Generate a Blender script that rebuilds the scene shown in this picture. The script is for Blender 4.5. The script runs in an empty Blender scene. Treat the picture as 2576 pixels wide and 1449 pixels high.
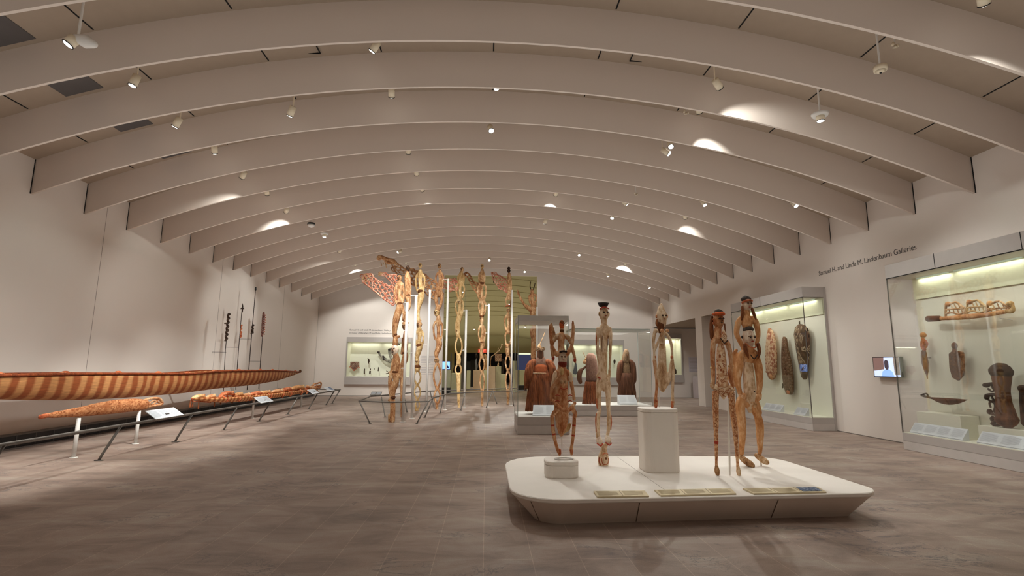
import bpy, math, random
from math import sin, cos, pi, sqrt, radians
from mathutils import Vector, Matrix

random.seed(7)
COL = bpy.context.scene.collection
SC = bpy.context.scene

# ------------------------------------------------------------------ camera
FPX, PITCH, YAW, ROLL, CAMH = 1276.78, .1527, .0490, .0073, 1.6
FW = Vector((sin(YAW) * cos(PITCH), cos(YAW) * cos(PITCH), sin(PITCH)))
RT = Vector((cos(YAW), -sin(YAW), 0))
UP = RT.cross(FW)
R2 = cos(ROLL) * RT + sin(ROLL) * UP
U2 = -sin(ROLL) * RT + cos(ROLL) * UP
O = Vector((0, 0, CAMH))
cd = bpy.data.cameras.new('camera')
cam = bpy.data.objects.new('camera', cd)
COL.objects.link(cam)
cd.sensor_width = 36.0
cd.lens = FPX / 2576 * 36
cd.clip_end = 200
M = Matrix((R2, U2, -FW)).transposed().to_4x4()
M.translation = O
cam.matrix_world = M
SC.camera = cam

# ------------------------------------------------------------------ world, exposure
w = bpy.data.worlds.new('world')
SC.world = w
w.use_nodes = True
w.node_tree.nodes['Background'].inputs[0].default_value = (.9, .85, .8, 1)
w.node_tree.nodes['Background'].inputs[1].default_value = .02
SC.view_settings.view_transform = 'Standard'
SC.view_settings.look = 'None'
SC.view_settings.gamma = 1
SC.view_settings.use_curve_mapping = False
SC.view_settings.exposure = -0.07
WARM = (.98, 1.0, .965)

# broad upward fill, added without any fixture to brighten the vault and its ribs
_L = bpy.data.lights.new('added_vault_fill', 'AREA')
_L.shape = 'RECTANGLE'
_L.size, _L.size_y = 16.5, 31.5
_L.energy = 680
_L.color = (.98, .985, .955)
_u = bpy.data.objects.new('added_vault_fill', _L)
COL.objects.link(_u)
_u.location = (.05, 11.2, 4.4)
_u.rotation_euler = (pi, 0, 0)


def at(px, py, X=None, Y=None, Z=None):
    d = FW + R2 * ((px - 1288) / FPX) - U2 * ((py - 724.5) / FPX)
    if X is not None:
        t = X / d.x
    elif Y is not None:
        t = Y / d.y
    else:
        t = (Z - CAMH) / d.z
    return O + d * t


def depth(p):
    return (p - O).dot(FW)


# ------------------------------------------------------------------ materials
def lin(c):
    return tuple(((v / 255) / 12.92 if v / 255 <= .04045 else ((v / 255 + .055) / 1.055) ** 2.4) for v in c) + (1,)


MATS = {}


def mk(name):
    m = bpy.data.materials.new(name)
    m.use_nodes = True
    nt = m.node_tree
    b = nt.nodes['Principled BSDF']
    MATS[name] = m
    return m, nt, b


def plain(name, c, rough=.6, metal=0, noise=.04, scale=6, spec=None):
    if name in MATS:
        return MATS[name]
    m, nt, b = mk(name)
    b.inputs['Roughness'].default_value = rough
    b.inputs['Metallic'].default_value = metal
    if spec is not None:
        b.inputs['Specular IOR Level'].default_value = spec
    tc = nt.nodes.new('ShaderNodeTexCoord')
    n = nt.nodes.new('ShaderNodeTexNoise')
    n.inputs['Scale'].default_value = scale
    n.inputs['Detail'].default_value = 3
    nt.links.new(tc.outputs['Object'], n.inputs['Vector'])
    r = nt.nodes.new('ShaderNodeValToRGB')
    L = lin(c)
    r.color_ramp.elements[0].position = .3
    r.color_ramp.elements[1].position = .7
    r.color_ramp.elements[0].color = tuple(v * (1 - noise) for v in L[:3]) + (1,)
    r.color_ramp.elements[1].color = tuple(min(1, v * (1 + noise)) for v in L[:3]) + (1,)
    nt.links.new(n.outputs['Fac'], r.inputs[0])
    nt.links.new(r.outputs[0], b.inputs['Base Color'])
    return m


def wood(name, cols, scale=9, stretch=(1, 1, .42), rough=.75, bump=.45, contrast=.16):
    contrast = min(contrast, .14)
    """weathered painted wood: noise ramp through several colours plus fine grain bump"""
    if name in MATS:
        return MATS[name]
    m, nt, b = mk(name)
    b.inputs['Roughness'].default_value = rough
    b.inputs['Specular IOR Level'].default_value = .25
    tc = nt.nodes.new('ShaderNodeTexCoord')
    mp = nt.nodes.new('ShaderNodeMapping')
    mp.inputs['Scale'].default_value = stretch
    nt.links.new(tc.outputs['Object'], mp.inputs[0])
    n = nt.nodes.new('ShaderNodeTexNoise')
    n.inputs['Scale'].default_value = scale
    n.inputs['Detail'].default_value = 7
    n.inputs['Roughness'].default_value = .62
    nt.links.new(mp.outputs[0], n.inputs['Vector'])
    r = nt.nodes.new('ShaderNodeValToRGB')
    cr = r.color_ramp
    k = len(cols)
    pos = [.5 + contrast * (2 * i / (k - 1) - 1) for i in range(k)]
    cr.elements[0].position = pos[0]
    cr.elements[0].color = lin(cols[0])
    cr.elements[1].position = pos[-1]
    cr.elements[1].color = lin(cols[-1])
    for i in range(1, k - 1):
        e = cr.elements.new(pos[i])
        e.color = lin(cols[i])
    nt.links.new(r.outputs[0], b.inputs['Base Color'])
    n2 = nt.nodes.new('ShaderNodeTexNoise')
    n2.inputs['Scale'].default_value = scale * 4.5
    n2.inputs['Detail'].default_value = 6
    n2.inputs['Roughness'].default_value = .7
    am = nt.nodes.new('ShaderNodeMix')
    am.inputs['Factor'].default_value = .42
    nt.links.new(n.outputs['Fac'], am.inputs[2])
    nt.links.new(n2.outputs['Fac'], am.inputs[3])
    nt.links.new(am.outputs[0], r.inputs[0])
    nt.links.new(mp.outputs[0], n2.inputs['Vector'])
    bp = nt.nodes.new('ShaderNodeBump')
    bp.inputs['Strength'].default_value = bump
    bp.inputs['Distance'].default_value = .01
    nt.links.new(n2.outputs['Fac'], bp.inputs['Height'])
    nt.links.new(bp.outputs[0], b.inputs['Normal'])
    return m


def carved(name, ground, line, scale=14, width=.08, rough=.75, stretch=(1, 1, 1), extra=None):
    """curvilinear carved relief: voronoi cell borders over a two-tone ground"""
    if name in MATS:
        return MATS[name]
    m, nt, b = mk(name)
    b.inputs['Roughness'].default_value = rough
    b.inputs['Specular IOR Level'].default_value = .25
    tc = nt.nodes.new('ShaderNodeTexCoord')
    mp = nt.nodes.new('ShaderNodeMapping')
    mp.inputs['Scale'].default_value = stretch
    nt.links.new(tc.outputs['Object'], mp.inputs[0])
    v = nt.nodes.new('ShaderNodeTexVoronoi')
    v.feature = 'DISTANCE_TO_EDGE'
    v.inputs['Scale'].default_value = scale
    nt.links.new(mp.outputs[0], v.inputs['Vector'])
    n = nt.nodes.new('ShaderNodeTexNoise')
    n.inputs['Scale'].default_value = scale * .8
    n.inputs['Detail'].default_value = 5
    nt.links.new(mp.outputs[0], n.inputs['Vector'])
    g = nt.nodes.new('ShaderNodeValToRGB')
    g.color_ramp.elements[0].position = .38
    g.color_ramp.elements[1].position = .62
    g.color_ramp.elements[0].color = lin(ground[0])
    g.color_ramp.elements[1].color = lin(ground[1])
    nt.links.new(n.outputs['Fac'], g.inputs[0])
    r = nt.nodes.new('ShaderNodeValToRGB')
    r.color_ramp.elements[0].position = width
    r.color_ramp.elements[0].color = (1, 1, 1, 1)
    r.color_ramp.elements[1].position = width * 1.7
    r.color_ramp.elements[1].color = (0, 0, 0, 1)
    nt.links.new(v.outputs['Distance'], r.inputs[0])
    mx = nt.nodes.new('ShaderNodeMixRGB')
    nt.links.new(r.outputs[0], mx.inputs[0])
    nt.links.new(g.outputs[0], mx.inputs[1])
    mx.inputs[2].default_value = lin(line)
    nt.links.new(mx.outputs[0], b.inputs['Base Color'])
    bp = nt.nodes.new('ShaderNodeBump')
    bp.inputs['Strength'].default_value = .6
    bp.inputs['Distance'].default_value = .015
    bp.invert = True
    nt.links.new(r.outputs[0], bp.inputs['Height'])
    nt.links.new(bp.outputs[0], b.inputs['Normal'])
    return m


def ringed(name, ground, line, scale=14, metric='EUCLIDEAN', stretch=(1, 1, 1), bands=((.10, .16), (.30, .38)), spots=None, rough=.75):
    """carved relief of concentric closed motifs (rings, or lozenges with a Manhattan metric)"""
    if name in MATS:
        return MATS[name]
    m, nt, b = mk(name)
    b.inputs['Roughness'].default_value = rough
    b.inputs['Specular IOR Level'].default_value = .25
    N = nt.nodes.new
    L = nt.links.new
    tc = N('ShaderNodeTexCoord')
    mp = N('ShaderNodeMapping')
    mp.inputs['Scale'].default_value = stretch
    L(tc.outputs['Object'], mp.inputs[0])
    v = N('ShaderNodeTexVoronoi')
    v.distance = metric
    v.inputs['Scale'].default_value = scale
    v.inputs['Randomness'].default_value = .62
    L(mp.outputs[0], v.inputs['Vector'])
    n = N('ShaderNodeTexNoise')
    n.inputs['Scale'].default_value = scale * 1.6
    n.inputs['Detail'].default_value = 6
    L(mp.outputs[0], n.inputs['Vector'])
    g = N('ShaderNodeValToRGB')
    g.color_ramp.elements[0].position = .40
    g.color_ramp.elements[1].position = .60
    g.color_ramp.elements[0].color = lin(ground[0])
    g.color_ramp.elements[1].color = lin(ground[1])
    L(n.outputs['Fac'], g.inputs[0])
    r = N('ShaderNodeValToRGB')
    cr = r.color_ramp
    cr.elements[0].position = 0
    cr.elements[0].color = (0, 0, 0, 1)
    cr.elements[1].position = 1
    cr.elements[1].color = (0, 0, 0, 1)
    for a, c in bands:
        for q, w_ in ((a - .03, 0), (a, 1), (c, 1), (c + .03, 0)):
            e = cr.elements.new(max(.001, q))
            e.color = (w_, w_, w_, 1)
    L(v.outputs['Distance'], r.inputs[0])
    mx = N('ShaderNodeMixRGB')
    L(r.outputs[0], mx.inputs[0])
    L(g.outputs[0], mx.inputs[1])
    mx.inputs[2].default_value = lin(line)
    L(mx.outputs[0], b.inputs['Base Color'])
    bp = N('ShaderNodeBump')
    bp.inputs['Strength'].default_value = .6
    bp.inputs['Distance'].default_value = .012
    bp.invert = True
    L(r.outputs[0], bp.inputs['Height'])
    L(bp.outputs[0], b.inputs['Normal'])
    return m


def emit(name, c, s):
    if name in MATS:
        return MATS[name]
    m, nt, b = mk(name)
    b.inputs['Base Color'].default_value = lin(c)
    b.inputs['Emission Color'].default_value = lin(c)
    b.inputs['Emission Strength'].default_value = s
    return m


def glass(name='case_glass', tint=(.992, .998, .994), base=.004, gain=.28):
    if name in MATS:
        return MATS[name]
    m, nt, b = mk(name)
    nt.nodes.remove(b)
    o = nt.nodes['Material Output']
    t = nt.nodes.new('ShaderNodeBsdfTransparent')
    t.inputs[0].default_value = tint + (1,)
    g = nt.nodes.new('ShaderNodeBsdfGlossy')
    g.inputs['Roughness'].default_value = .02
    f = nt.nodes.new('ShaderNodeFresnel')
    f.inputs['IOR'].default_value = 1.45
    ma = nt.nodes.new('ShaderNodeMath')
    ma.operation = 'MULTIPLY_ADD'
    ma.inputs[1].default_value = gain
    ma.inputs[2].default_value = base
    nt.links.new(f.outputs[0], ma.inputs[0])
    mx = nt.nodes.new('ShaderNodeMixShader')
    nt.links.new(ma.outputs[0], mx.inputs[0])
    nt.links.new(t.outputs[0], mx.inputs[1])
    nt.links.new(g.outputs[0], mx.inputs[2])
    nt.links.new(mx.outputs[0], o.inputs[0])
    return m


def floor_mat():
    m, nt, b = mk('stone_floor')
    b.inputs['Roughness'].default_value = .5
    b.inputs['Specular IOR Level'].default_value = .3
    N = nt.nodes.new
    L = nt.links.new
    tc = N('ShaderNodeTexCoord')
    sp = N('ShaderNodeSeparateXYZ')
    L(tc.outputs['Object'], sp.inputs[0])
    cb = N('ShaderNodeCombineXYZ')
    L(sp.outputs['Y'], cb.inputs['X'])
    L(sp.outputs['X'], cb.inputs['Y'])
    br = N('ShaderNodeTexBrick')
    br.inputs['Scale'].default_value = 1
    br.inputs['Brick Width'].default_value = 1.25
    br.inputs['Row Height'].default_value = .41
    br.inputs['Mortar Size'].default_value = .0034
    br.inputs['Mortar Smooth'].default_value = .3
    br.offset = .37
    br.inputs['Color1'].default_value = (.92, .91, .91, 1)
    br.inputs['Color2'].default_value = (1.05, 1.04, 1.03, 1)
    br.inputs['Mortar'].default_value = (1.42, 1.38, 1.32, 1)
    L(cb.outputs[0], br.inputs['Vector'])
    n1 = N('ShaderNodeTexNoise')
    n1.inputs['Scale'].default_value = 1.6
    n1.inputs['Detail'].default_value = 8
    n1.inputs['Roughness'].default_value = .65
    n1.inputs['Distortion'].default_value = .6
    mp = N('ShaderNodeMapping')
    mp.inputs['Scale'].default_value = (.7, 1.6, 1)
    mp.inputs['Rotation'].default_value = (0, 0, .5)
    L(tc.outputs['Object'], mp.inputs[0])
    L(mp.outputs[0], n1.inputs['Vector'])
    r1 = N('ShaderNodeValToRGB')
    cr = r1.color_ramp
    cr.elements[0].position = .3
    cr.elements[0].color = lin((116, 101, 93))
    cr.elements[1].position = .72
    cr.elements[1].color = lin((168, 156, 144))
    e = cr.elements.new(.5)
    e.color = lin((150, 130, 118))
    L(n1.outputs['Fac'], r1.inputs[0])
    mx = N('ShaderNodeMixRGB')
    mx.blend_type = 'MULTIPLY'
    mx.inputs[0].default_value = 1
    L(r1.outputs[0], mx.inputs[1])
    L(br.outputs['Color'], mx.inputs[2])
    # blue grey veins
    n2 = N('ShaderNodeTexNoise')
    n2.inputs['Scale'].default_value = 1.1
    n2.inputs['Detail'].default_value = 10
    n2.inputs['Roughness'].default_value = .7
    n2.inputs['Distortion'].default_value = 1.4
    L(mp.outputs[0], n2.inputs['Vector'])
    r2 = N('ShaderNodeValToRGB')
    r2.color_ramp.elements[0].position = .487
    r2.color_ramp.elements[0].color = (0, 0, 0, 1)
    r2.color_ramp.elements[1].position = .513
    r2.color_ramp.elements[1].color = (0, 0, 0, 1)
    e = r2.color_ramp.elements.new(.5)
    e.color = (1, 1, 1, 1)
    L(n2.outputs['Fac'], r2.inputs[0])
    n3 = N('ShaderNodeTexNoise')
    n3.inputs['Scale'].default_value = .9
    r3 = N('ShaderNodeValToRGB')
    r3.color_ramp.elements[0].position = .50
    r3.color_ramp.elements[0].color = (0, 0, 0, 1)
    r3.color_ramp.elements[1].position = .62
    r3.color_ramp.elements[1].color = (.95, .95, .95, 1)
    L(tc.outputs['Object'], n3.inputs['Vector'])
    L(n3.outputs['Fac'], r3.inputs[0])
    mm = N('ShaderNodeMath')
    mm.operation = 'MULTIPLY'
    L(r2.outputs[0], mm.inputs[0])
    L(r3.outputs[0], mm.inputs[1])
    mx2 = N('ShaderNodeMixRGB')
    L(mm.outputs[0], mx2.inputs[0])
    L(mx.outputs[0], mx2.inputs[1])
    mx2.inputs[2].default_value = lin((74, 72, 80))
    # fine speckle
    n4 = N('ShaderNodeTexNoise')
    n4.inputs['Scale'].default_value = 130
    L(tc.outputs['Object'], n4.inputs['Vector'])
    mr = N('ShaderNodeMapRange')
    mr.inputs[1].default_value = .3
    mr.inputs[2].default_value = .7
    mr.inputs[3].default_value = .86
    mr.inputs[4].default_value = 1.14
    L(n4.outputs['Fac'], mr.inputs[0])
    mx3 = N('ShaderNodeMixRGB')
    mx3.blend_type = 'MULTIPLY'
    mx3.inputs[0].default_value = 1
    L(mx2.outputs[0], mx3.inputs[1])
    L(mr.outputs[0], mx3.inputs[2])
    L(mx3.outputs[0], b.inputs['Base Color'])
    return m


def banded(name, axis, freq, c1, c2, rough=.6, warp=.5, top=None):
    """bark / hide bands across a long hull, measured along one object axis"""
    m, nt, b = mk(name)
    b.inputs['Roughness'].default_value = rough
    b.inputs['Specular IOR Level'].default_value = .3
    N = nt.nodes.new
    L = nt.links.new
    tc = N('ShaderNodeTexCoord')
    wv = N('ShaderNodeTexWave')
    wv.wave_type = 'BANDS'
    wv.bands_direction = axis
    wv.inputs['Scale'].default_value = freq
    wv.inputs['Distortion'].default_value = warp
    wv.inputs['Detail'].default_value = 2
    wv.inputs['Detail Scale'].default_value = 1.5
    L(tc.outputs['Object'], wv.inputs['Vector'])
    r = N('ShaderNodeValToRGB')
    r.color_ramp.elements[0].position = .25
    r.color_ramp.elements[0].color = lin(c1)
    r.color_ramp.elements[1].position = .75
    r.color_ramp.elements[1].color = lin(c2)
    L(wv.outputs['Fac'], r.inputs[0])
    mp = N('ShaderNodeMapping')
    mp.inputs['Scale'].default_value = (20, 1.5, 30) if axis == 'Y' else (1.5, 20, 30)
    L(tc.outputs['Object'], mp.inputs[0])
    n = N('ShaderNodeTexNoise')
    n.inputs['Scale'].default_value = 3
    n.inputs['Detail'].default_value = 5
    L(mp.outputs[0], n.inputs['Vector'])
    mr = N('ShaderNodeMapRange')
    mr.inputs[1].default_value = .3
    mr.inputs[2].default_value = .7
    mr.inputs[3].default_value = .75
    mr.inputs[4].default_value = 1.2
    L(n.outputs['Fac'], mr.inputs[0])
    mx = N('ShaderNodeMixRGB')
    mx.blend_type = 'MULTIPLY'
    mx.inputs[0].default_value = 1
    L(r.outputs[0], mx.inputs[1])
    L(mr.outputs[0], mx.inputs[2])
    L(mx.outputs[0], b.inputs['Base Color'])
    bp = N('ShaderNodeBump')
    bp.inputs['Strength'].default_value = .25
    bp.inputs['Distance'].default_value = .01
    L(n.outputs['Fac'], bp.inputs['Height'])
    L(bp.outputs[0], b.inputs['Normal'])
    return m


WALL = plain('painted_wall', (222, 212, 203), .85, noise=.015, scale=.8)
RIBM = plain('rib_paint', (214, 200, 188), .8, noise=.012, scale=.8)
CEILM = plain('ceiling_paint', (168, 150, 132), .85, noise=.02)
OLIVE = plain('olive_wall', (176, 168, 128), .85, noise=.02)
OLIVE2 = plain('olive_ceiling', (170, 160, 118), .85, noise=.02)
CASEM = plain('case_metal', (176, 168, 162), .55, noise=.02)
CASEIN = plain('case_interior', (226, 224, 206), .8, noise=.01)
WHITE = plain('white_paint', (220, 216, 210), .5, noise=.01)
PLINTH = plain('plinth_paint', (234, 226, 216), .7, noise=.015)
SKIRT = plain('plinth_skirt_paint', (226, 210, 196), .7, noise=.015)
BLACK = plain('black_metal', (22, 21, 21), .5)
SLOTM = plain('slot_black', (10, 9, 9), .9)
STEEL = plain('dark_steel', (104, 98, 92), .45, metal=.3)
VENTM = plain('vent_grey', (92, 86, 84), .8)
GRILLE = plain('convector_black', (30, 31, 34), .6)
TXT = plain('lettering_grey', (88, 84, 82), .7)
CARD = plain('label_card', (214, 218, 222), .6, noise=.01)
CARDT = plain('card_print', (184, 187, 193), .6, noise=.01)
IVORY = plain('label_ivory', (214, 198, 162), .6, noise=.02)
IVORYT = plain('ivory_print', (200, 184, 150), .6, noise=.02)
FIXT = plain('fixture_cream', (226, 212, 186), .5, noise=.01)
LENS = emit('lens_glow', (255, 250, 240), 14)
GLASS = glass()

# palette of the carvings
W_PALE = wood('pale_limewashed_wood', [(140, 96, 64), (196, 158, 118), (232, 208, 176), (240, 222, 196)], 7)
W_OCHRE = wood('ochre_red_wood', [(128, 66, 36), (184, 116, 72), (216, 168, 124), (236, 210, 178)], 9, contrast=.17)
W_RED = wood('red_ochre_wood', [(116, 46, 26), (168, 82, 48), (198, 118, 78), (222, 172, 136)], 10, contrast=.18)
W_HONEY = wood('honey_wood', [(138, 84, 46), (192, 132, 80), (216, 164, 114), (236, 206, 168)], 6, contrast=.18)
W_BIS = wood('weathered_bis_wood', [(104, 68, 42), (168, 122, 80), (210, 170, 126), (236, 212, 178)], 11, contrast=.17, bump=.7)
W_BIS2 = wood('red_bis_wood', [(96, 56, 34), (156, 104, 66), (196, 150, 106), (230, 204, 168)], 11, contrast=.17, bump=.7)
W_BISL = wood('yellow_bis_wood', [(136, 98, 56), (190, 150, 96), (220, 188, 136), (240, 218, 174)], 11, contrast=.17, bump=.7)
W_WING = wood('red_wing_wood', [(140, 66, 46), (184, 108, 82), (212, 158, 132), (238, 210, 188)], 14, contrast=.17)
W_DARK = wood('dark_wood', [(28, 18, 12), (52, 34, 22), (84, 56, 36)], 8)
W_BROWN = wood('brown_drum_wood', [(58, 30, 14), (98, 56, 26), (132, 80, 42)], 5)
W_CAPGREY = wood('charcoal_cap', [(50, 44, 40), (84, 76, 70), (110, 102, 94)], 12)
W_FACE = wood('white_face_paint', [(170, 104, 74), (220, 194, 168), (238, 222, 200), (244, 232, 214)], 14)
REDP = plain('red_paint', (170, 56, 30), .8, noise=.15, scale=20)
ORNG = plain('orange_paint', (204, 92, 40), .8, noise=.15, scale=20)
DARKP = plain('dark_paint', (38, 24, 18), .8)
HAIR = wood('brown_hair_fibre', [(70, 34, 16), (120, 66, 32), (166, 104, 60)], 30, (1, 1, .1))
FIBR = wood('red_raffia', [(66, 32, 18), (122, 64, 36), (164, 94, 56), (188, 124, 80)], 26, (1, 1, .06), bump=.8)
FIBD = wood('dark_raffia', [(54, 32, 22), (104, 66, 46), (142, 96, 70)], 26, (1, 1, .06), bump=.8)
FIBT = wood('tan_weave', [(88, 66, 46), (134, 106, 78), (160, 132, 100)], 30, (1, 1, 1), bump=.8)
FIBP = wood('pinkish_weave', [(104, 72, 58), (140, 104, 88), (158, 124, 106)], 30, (1, 1, .5), bump=.8)
CORD = plain('orange_weave', (184, 96, 52), .85, noise=.2, scale=40)


# ------------------------------------------------------------------ mesh building
class MB:
    def __init__(s):
        s.v, s.f = [], []

    def box(s, x0, x1, y0, y1, z0, z1):
        k = len(s.v)
        s.v += [Vector(p) for p in ((x0, y0, z0), (x1, y0, z0), (x1, y1, z0), (x0, y1, z0), (x0, y0, z1), (x1, y0, z1), (x1, y1, z1), (x0, y1, z1))]
        s.f += [[k + i for i in q] for q in ((0, 3, 2, 1), (4, 5, 6, 7), (0, 1, 5, 4), (1, 2, 6, 5), (2, 3, 7, 6), (3, 0, 4, 7))]
        return s

    def hexa(s, lo, hi):
        """two matching loops (lists of points) joined as a closed prism"""
        k = len(s.v)
        n = len(lo)
        s.v += [Vector(p) for p in lo] + [Vector(p) for p in hi]
        s.f.append([k + i for i in reversed(range(n))])
        s.f.append([k + n + i for i in range(n)])
        for i in range(n):
            j = (i + 1) % n
            s.f.append([k + i, k + j, k + n + j, k + n + i])
        return s

    def rings(s, R, cap=True):
        k = len(s.v)
        n = len(R[0])
        for r in R:
            s.v += [Vector(p) for p in r]
        for a in range(len(R) - 1):
            for i in range(n):
                j = (i + 1) % n
                s.f.append([k + a * n + i, k + a * n + j, k + (a + 1) * n + j, k + (a + 1) * n + i])
        if cap:
            s.f.append([k + i for i in reversed(range(n))])
            s.f.append([k + (len(R) - 1) * n + i for i in range(n)])
        return s

    def tube(s, pts, rad, n=10, nrm=Vector((0, 1, 0)), flat=1.0, sub=3, closed=False, rnd=True):
        """swept tube through points with a radius each; flat scales it along nrm"""
        P = [Vector(p) for p in pts]
        if not hasattr(rad, '__len__'):
            rad = [rad] * len(P)
        Q, RR = [], []
        m = len(P)
        if m == 2 or sub <= 1:
            Q, RR = P[:], list(rad)
            if closed:
                pass
        else:
            rng = range(m) if closed else range(m - 1)
            for i in rng:
                g = (lambda a: P[a % m]) if closed else (lambda a: P[min(max(a, 0), m - 1)])
                h = (lambda a: rad[a % m]) if closed else (lambda a: rad[min(max(a, 0), m - 1)])
                for t in range(sub):
                    u = t / sub
                    p0, p1, p2, p3 = g(i - 1), g(i), g(i + 1), g(i + 2)
                    q = .5 * ((2 * p1) + (p2 - p0) * u + (2 * p0 - 5 * p1 + 4 * p2 - p3) * u * u + (3 * p1 - p0 - 3 * p2 + p3) * u ** 3)
                    Q.append(q)
                    RR.append(h(i) + (h(i + 1) - h(i)) * (u * u * (3 - 2 * u)))
            if not closed:
                Q.append(P[-1])
                RR.append(rad[-1])
        if rnd and not closed and len(Q) > 1:
            t0 = (Q[0] - Q[1]).normalized()
            t1 = (Q[-1] - Q[-2]).normalized()
            a, b = RR[0], RR[-1]
            Q = [Q[0] + t0 * a * .75, Q[0] + t0 * a * .45] + Q + [Q[-1] + t1 * b * .45, Q[-1] + t1 * b * .75]
            RR = [a * .35, a * .75] + RR + [b * .75, b * .35]
        R = []
        L = len(Q)
        for i, q in enumerate(Q):
            if closed:
                t = Q[(i + 1) % L] - Q[i - 1]
            else:
                t = Q[min(i + 1, L - 1)] - Q[max(i - 1, 0)]
            t.normalize()
            nn = nrm - t * nrm.dot(t)
            if nn.length < .05:
                nn = Vector((1, 0, 0)) - t * t.x
            nn.normalize()
            sd = t.cross(nn)
            R.append([q + sd * RR[i] * cos(2 * pi * j / n) + nn * RR[i] * flat * sin(2 * pi * j / n) for j in range(n)])
        if closed:
            R.append(R[0])
        s.rings(R, cap=not closed)
        return s

    def ell(s, c, r, n=12, m=8):
        c = Vector(c)
        if not hasattr(r, '__len__'):
            r = (r, r, r)
        R = []
        for a in range(m + 1):
            th = pi * (a + .001) / (m + .002)
            R.append([c + Vector((r[0] * sin(th) * cos(2 * pi * j / n), r[1] * sin(th) * sin(2 * pi * j / n), -r[2] * cos(th))) for j in range(n)])
        return s.rings(R)

    def cyl(s, a, b, r, r2=None, n=16):
        return s.tube([a, b], [r, r if r2 is None else r2], n=n, sub=1, rnd=False)

    def build(s, name, mat, parent=None, smooth=False, remesh=0, bevel=0):
        me = bpy.data.meshes.new(name)
        org = parent.location.copy() if (parent is not None and parent.type == 'EMPTY') else Vector((0, 0, 0))
        if parent is None and s.v and remesh >= 0:
            lo = Vector((min(v.x for v in s.v), min(v.y for v in s.v), min(v.z for v in s.v)))
            hi = Vector((max(v.x for v in s.v), max(v.y for v in s.v), max(v.z for v in s.v)))
            org = Vector(((lo.x + hi.x) / 2, (lo.y + hi.y) / 2, lo.z))
            if remesh == 0 and name in ('floor',):
                org = Vector((0, 0, 0))
        base = org
        if parent is not None and parent.type != 'EMPTY':
            base = parent.matrix_basis.translation.copy()
            q = parent.parent
            while q is not None:
                base += q.location
                q = q.parent
        me.from_pydata([tuple(v - base) for v in s.v], [], s.f)
        me.materials.append(mat)
        o = bpy.data.objects.new(name, me)
        COL.objects.link(o)
        if parent is not None:
            o.parent = parent
        else:
            o.location = base
        if smooth:
            for p in me.polygons:
                p.use_smooth = True
        if remesh > 0:
            md = o.modifiers.new('remesh', 'REMESH')
            md.mode = 'VOXEL'
            md.voxel_size = remesh
            md.use_smooth_shade = True
            sm = o.modifiers.new('smooth', 'SMOOTH')
            sm.iterations = 2
            sm.factor = .5
        if bevel:
            bv = o.modifiers.new('bevel', 'BEVEL')
            bv.width = bevel
            bv.segments = 2
            bv.limit_method = 'ANGLE'
        return o


LABELS = {}


def tag(o, label, cat, group=None, kind=None):
    if label:
        o['label'] = label
    if cat:
        o['category'] = cat
    if group:
        o['group'] = group
    if kind:
        o['kind'] = kind
    return o


def struct(name, mb, mat, **k):
    o = mb.build(name, mat, **k)
    o['kind'] = 'structure'
    return o


def thing(name, loc, label, cat, group=None):
    o = bpy.data.objects.new(name, None)
    o.empty_display_size = .1
    COL.objects.link(o)
    o.location = Vector(loc)
    return tag(o, label, cat, group)


class PL:
    """a vertical plane in the room (constant X or constant Y) on which outlines are set out"""

    def __init__(s, X=None, Y=None):
        s.X, s.Y = X, Y
        s.n = Vector((0, 1, 0)) if X is None else Vector((1, 0, 0))

    def p(s, x, y, d=0):
        q = at(x, y, X=s.X, Y=s.Y)
        return q + s.n * d * (1 if s.X is None or s.X > 0 else -1)

    def k(s, x, y):
        return depth(at(x, y, X=s.X, Y=s.Y)) / FPX


def ch(mb, pl, pts, flat=1.0, n=10, sub=3):
    P = [pl.p(q[0], q[1], q[3] if len(q) > 3 else 0) for q in pts]
    R = [q[2] * pl.k(q[0], q[1]) for q in pts]
    mb.tube(P, R, n=n, nrm=pl.n, flat=flat, sub=sub)
    return mb


def blob(mb, pl, x, y, rx, ry, d=0, flat=1.0):
    k = pl.k(x, y)
    r = (rx * k, rx * k * flat, ry * k) if pl.X is None else (rx * k * flat, rx * k, ry * k)
    return mb.ell(pl.p(x, y, d), r)


def face(parent, pl, x, y, r, d, turn=0, red=True, s=1.0, dark=DARKP):
    """eyes, nose, mouth carved on the front of a head centred at pixel (x,y)"""
    k = pl.k(x, y)
    f = -d
    for sx in (-1, 1):
        e = MB()
        blob(e, pl, x + turn + sx * r * .42, y - r * .15, r * .18, r * .12, f * .93, .8)
        e.build('eye', dark, parent, True)
    bw = MB()
    for sx in (-1, 1):
        ch(bw, pl, [(x + turn + sx * r * .16, y - r * .26, r * .07, f * .98), (x + turn + sx * r * .42, y - r * .40, r * .09, f * .95), (x + turn + sx * r * .72, y - r * .26, r * .06, f * .78)], 1, n=6)
    bw.build('brow', W_BROWN if red else dark, parent, True)
    nn = MB()
    nn.tube([pl.p(x + turn, y - r * .3, f * .98), pl.p(x + turn, y + r * .26, f * 1.14)], [r * .10 * k, r * .21 * k], n=8, sub=1)
    nn.build('nose', W_PALE if red else W_BROWN, parent, True)
    mo = MB()
    blob(mo, pl, x + turn, y + r * .62, r * .30, r * .10, f * .92, .6)
    mo.build('mouth', REDP if red else dark, parent, True)

# ================================================================== THE HALL
XL, XR, ZS, ZC, XMID, YF, YB = -8.97, 9.09, 4.871, 6.664, .05, 27.4, -5.0
_h = ZC - ZS
RAD = (9.02 ** 2 + _h * _h) / (2 * _h)


def zrib(x):
    return ZC - RAD + sqrt(RAD ** 2 - (x - XMID) ** 2)


S0, SP = 8.67, 1.343            # front face of the reference rib, spacing
NX = 36
xs = [XL + (XR - XL) * i / NX for i in range(NX + 1)]


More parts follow.
